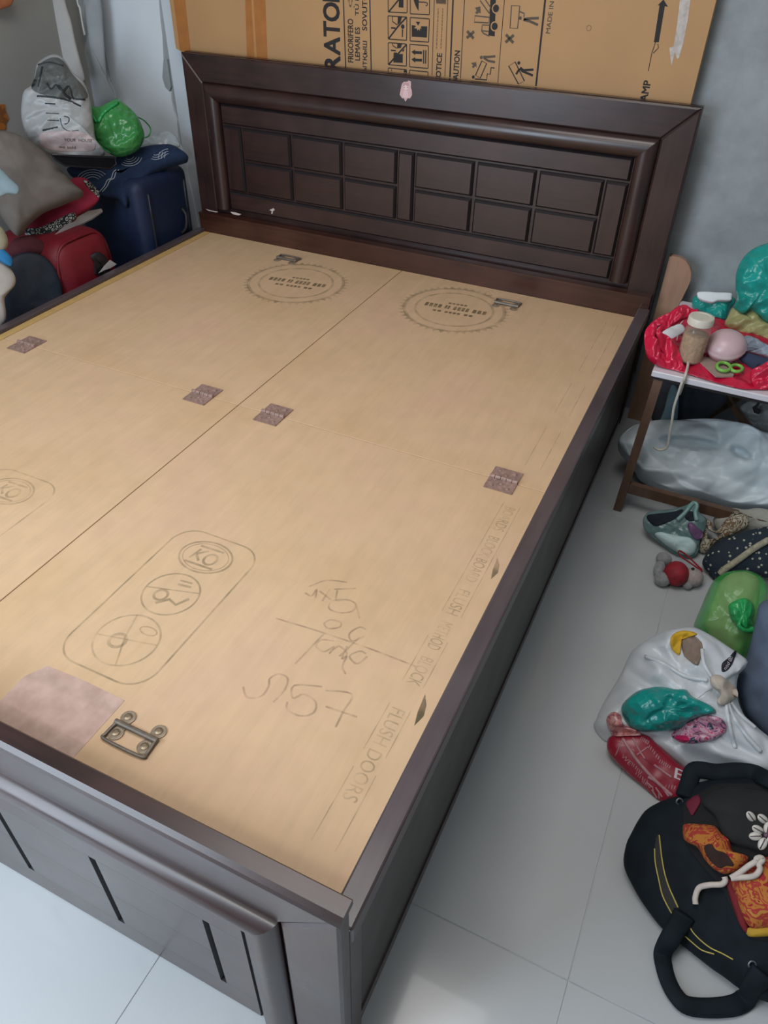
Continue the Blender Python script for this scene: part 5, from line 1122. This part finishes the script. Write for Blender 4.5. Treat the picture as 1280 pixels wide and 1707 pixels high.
wbp = [onx(u, v, -.17) for u, v in Z0([(262, 1215), (310, 1170), (390, 1110), (450, 1078), (515, 1066), (522, 1078), (470, 1115), (380, 1160), (320, 1198)])]
G().plate(wbp, (.4, -.3, .85), .006).out('white_board', plain('white_plastic_board', (.48, .47, .46), .4, var=.04), label='thin white plastic board between red cushion and red suitcase', cat='board')
lsoft('maroon_bundle', [(40, 1260), (80, 1215), (160, 1205), (230, 1240), (250, 1290), (150, 1310), (60, 1300)], -.20, (.6, -.5, .6), .03, .05, plain('maroon_bundle_cloth', (.07, .010, .016), .9), 'dark maroon cloth bundle squeezed under the red cushion', 'cloth')
lsoft('pale_blue_cloth', [(-60, 820), (0, 855), (50, 905), (95, 950), (90, 985), (40, 985), (0, 1000), (-60, 1000)], -.11, (.7, -.5, .5), .012, .02, plain('pale_blue_cotton', (.24, .33, .37), .9, var=.08), 'pale blue cloth lying on the grey-brown cushion', 'cloth')
lsoft('cream_pillow', [(-70, 1140), (0, 1150), (30, 1190), (42, 1230), (30, 1265), (0, 1280), (-70, 1290)], -.10, (.75, -.5, .4), .03, .05, plain('cream_pillow_cloth', (.33, .31, .22), .9, var=.08), 'cream cloth bundle at the left picture edge above the blue strap', 'cloth')
lsoft('blue_strap', [(-60, 1225), (0, 1252), (35, 1280), (62, 1315), (58, 1352), (20, 1340), (0, 1328), (-60, 1310)], -.085, (.75, -.5, .4), .012, .02, plain('bright_blue_strap', (.010, .16, .36), .5), 'bright blue strap at the left picture edge', 'strap')
lsoft('white_pillow', [(-70, 1310), (0, 1322), (45, 1355), (75, 1400), (76, 1445), (40, 1490), (22, 1520), (30, 1600), (15, 1650), (-70, 1720)], -.085, (.8, -.45, .35), .03, .06, plain('off_white_pillow_cloth', (.40, .37, .34), .9, var=.08), 'off-white pillow bulging over the bed side at the left picture edge', 'pillow')
# hanging cloths in the corner
def hang(name, pts, y, mat, label, th=.010, fold=None):
    return soft(name, Z0(pts), ony(*Z0([pts[0]])[0], y), Vector((.25, -.97, .05)), th, th, mat, label=label, cat='cloth', N=80, R=6, q=.5, fold=fold)
hang('hanging_cloth', [(225, -260), (290, -260), (330, 0), (362, 110), (385, 220), (410, 320), (432, 412), (392, 418), (350, 425), (322, 340), (300, 260), (280, 150), (262, 0)], 1.80, plain('pale_grey_strip_cloth', (.44, .43, .42), .9, var=.05), 'pale grey cloth strip hanging in the wall corner, ending above the green bag')
hang('hanging_cloth', [(330, -260), (460, -260), (512, 0), (525, 150), (535, 300), (552, 440), (598, 505), (545, 540), (488, 555), (430, 500), (360, 432), (430, 415), (425, 300), (405, 120), (385, 0)], 1.90, plain('blue_grey_hanging_cloth', (.33, .36, .38), .9, var=.12, scale=12), 'wide blue-grey cloth hanging behind the pale strip in the wall corner', .014, ((1, 0, 0), 90, .008))
G().tube(smoothopen([ony(*q_, 1.86) for q_ in Z0([(380, -200), (392, 0), (405, 40), (412, 80), (420, 130), (430, 178)])], 5), .0032, 6).out('white_string', plain('white_string', (.6, .6, .58), .8), smooth=True, label='white string hanging down over the blue-grey cloth', cat='string')
G().plate([onx(u, v, XL) for u, v in Z0([(-40, 530), (24, 530), (26, 560), (44, 605), (30, 625), (30, 660), (-40, 660)])], (1, 0, 0), .002).out('wall_picture', pattern('orange_picture_print', 'patch', [(.20, .07, .02), (.36, .12, .02), (.28, .04, .012)], 18, .5), label='torn corner of an orange picture on the left wall', cat='picture')
lsoft('orange_cloth', [(-60, -60), (70, -60), (60, 20), (20, 42), (-60, 50)], -.42, (.9, -.4, 0), .012, .01, plain('rust_orange_cloth', (.36, .12, .05), .9), 'rust orange cloth hanging at the top left picture corner', 'cloth')
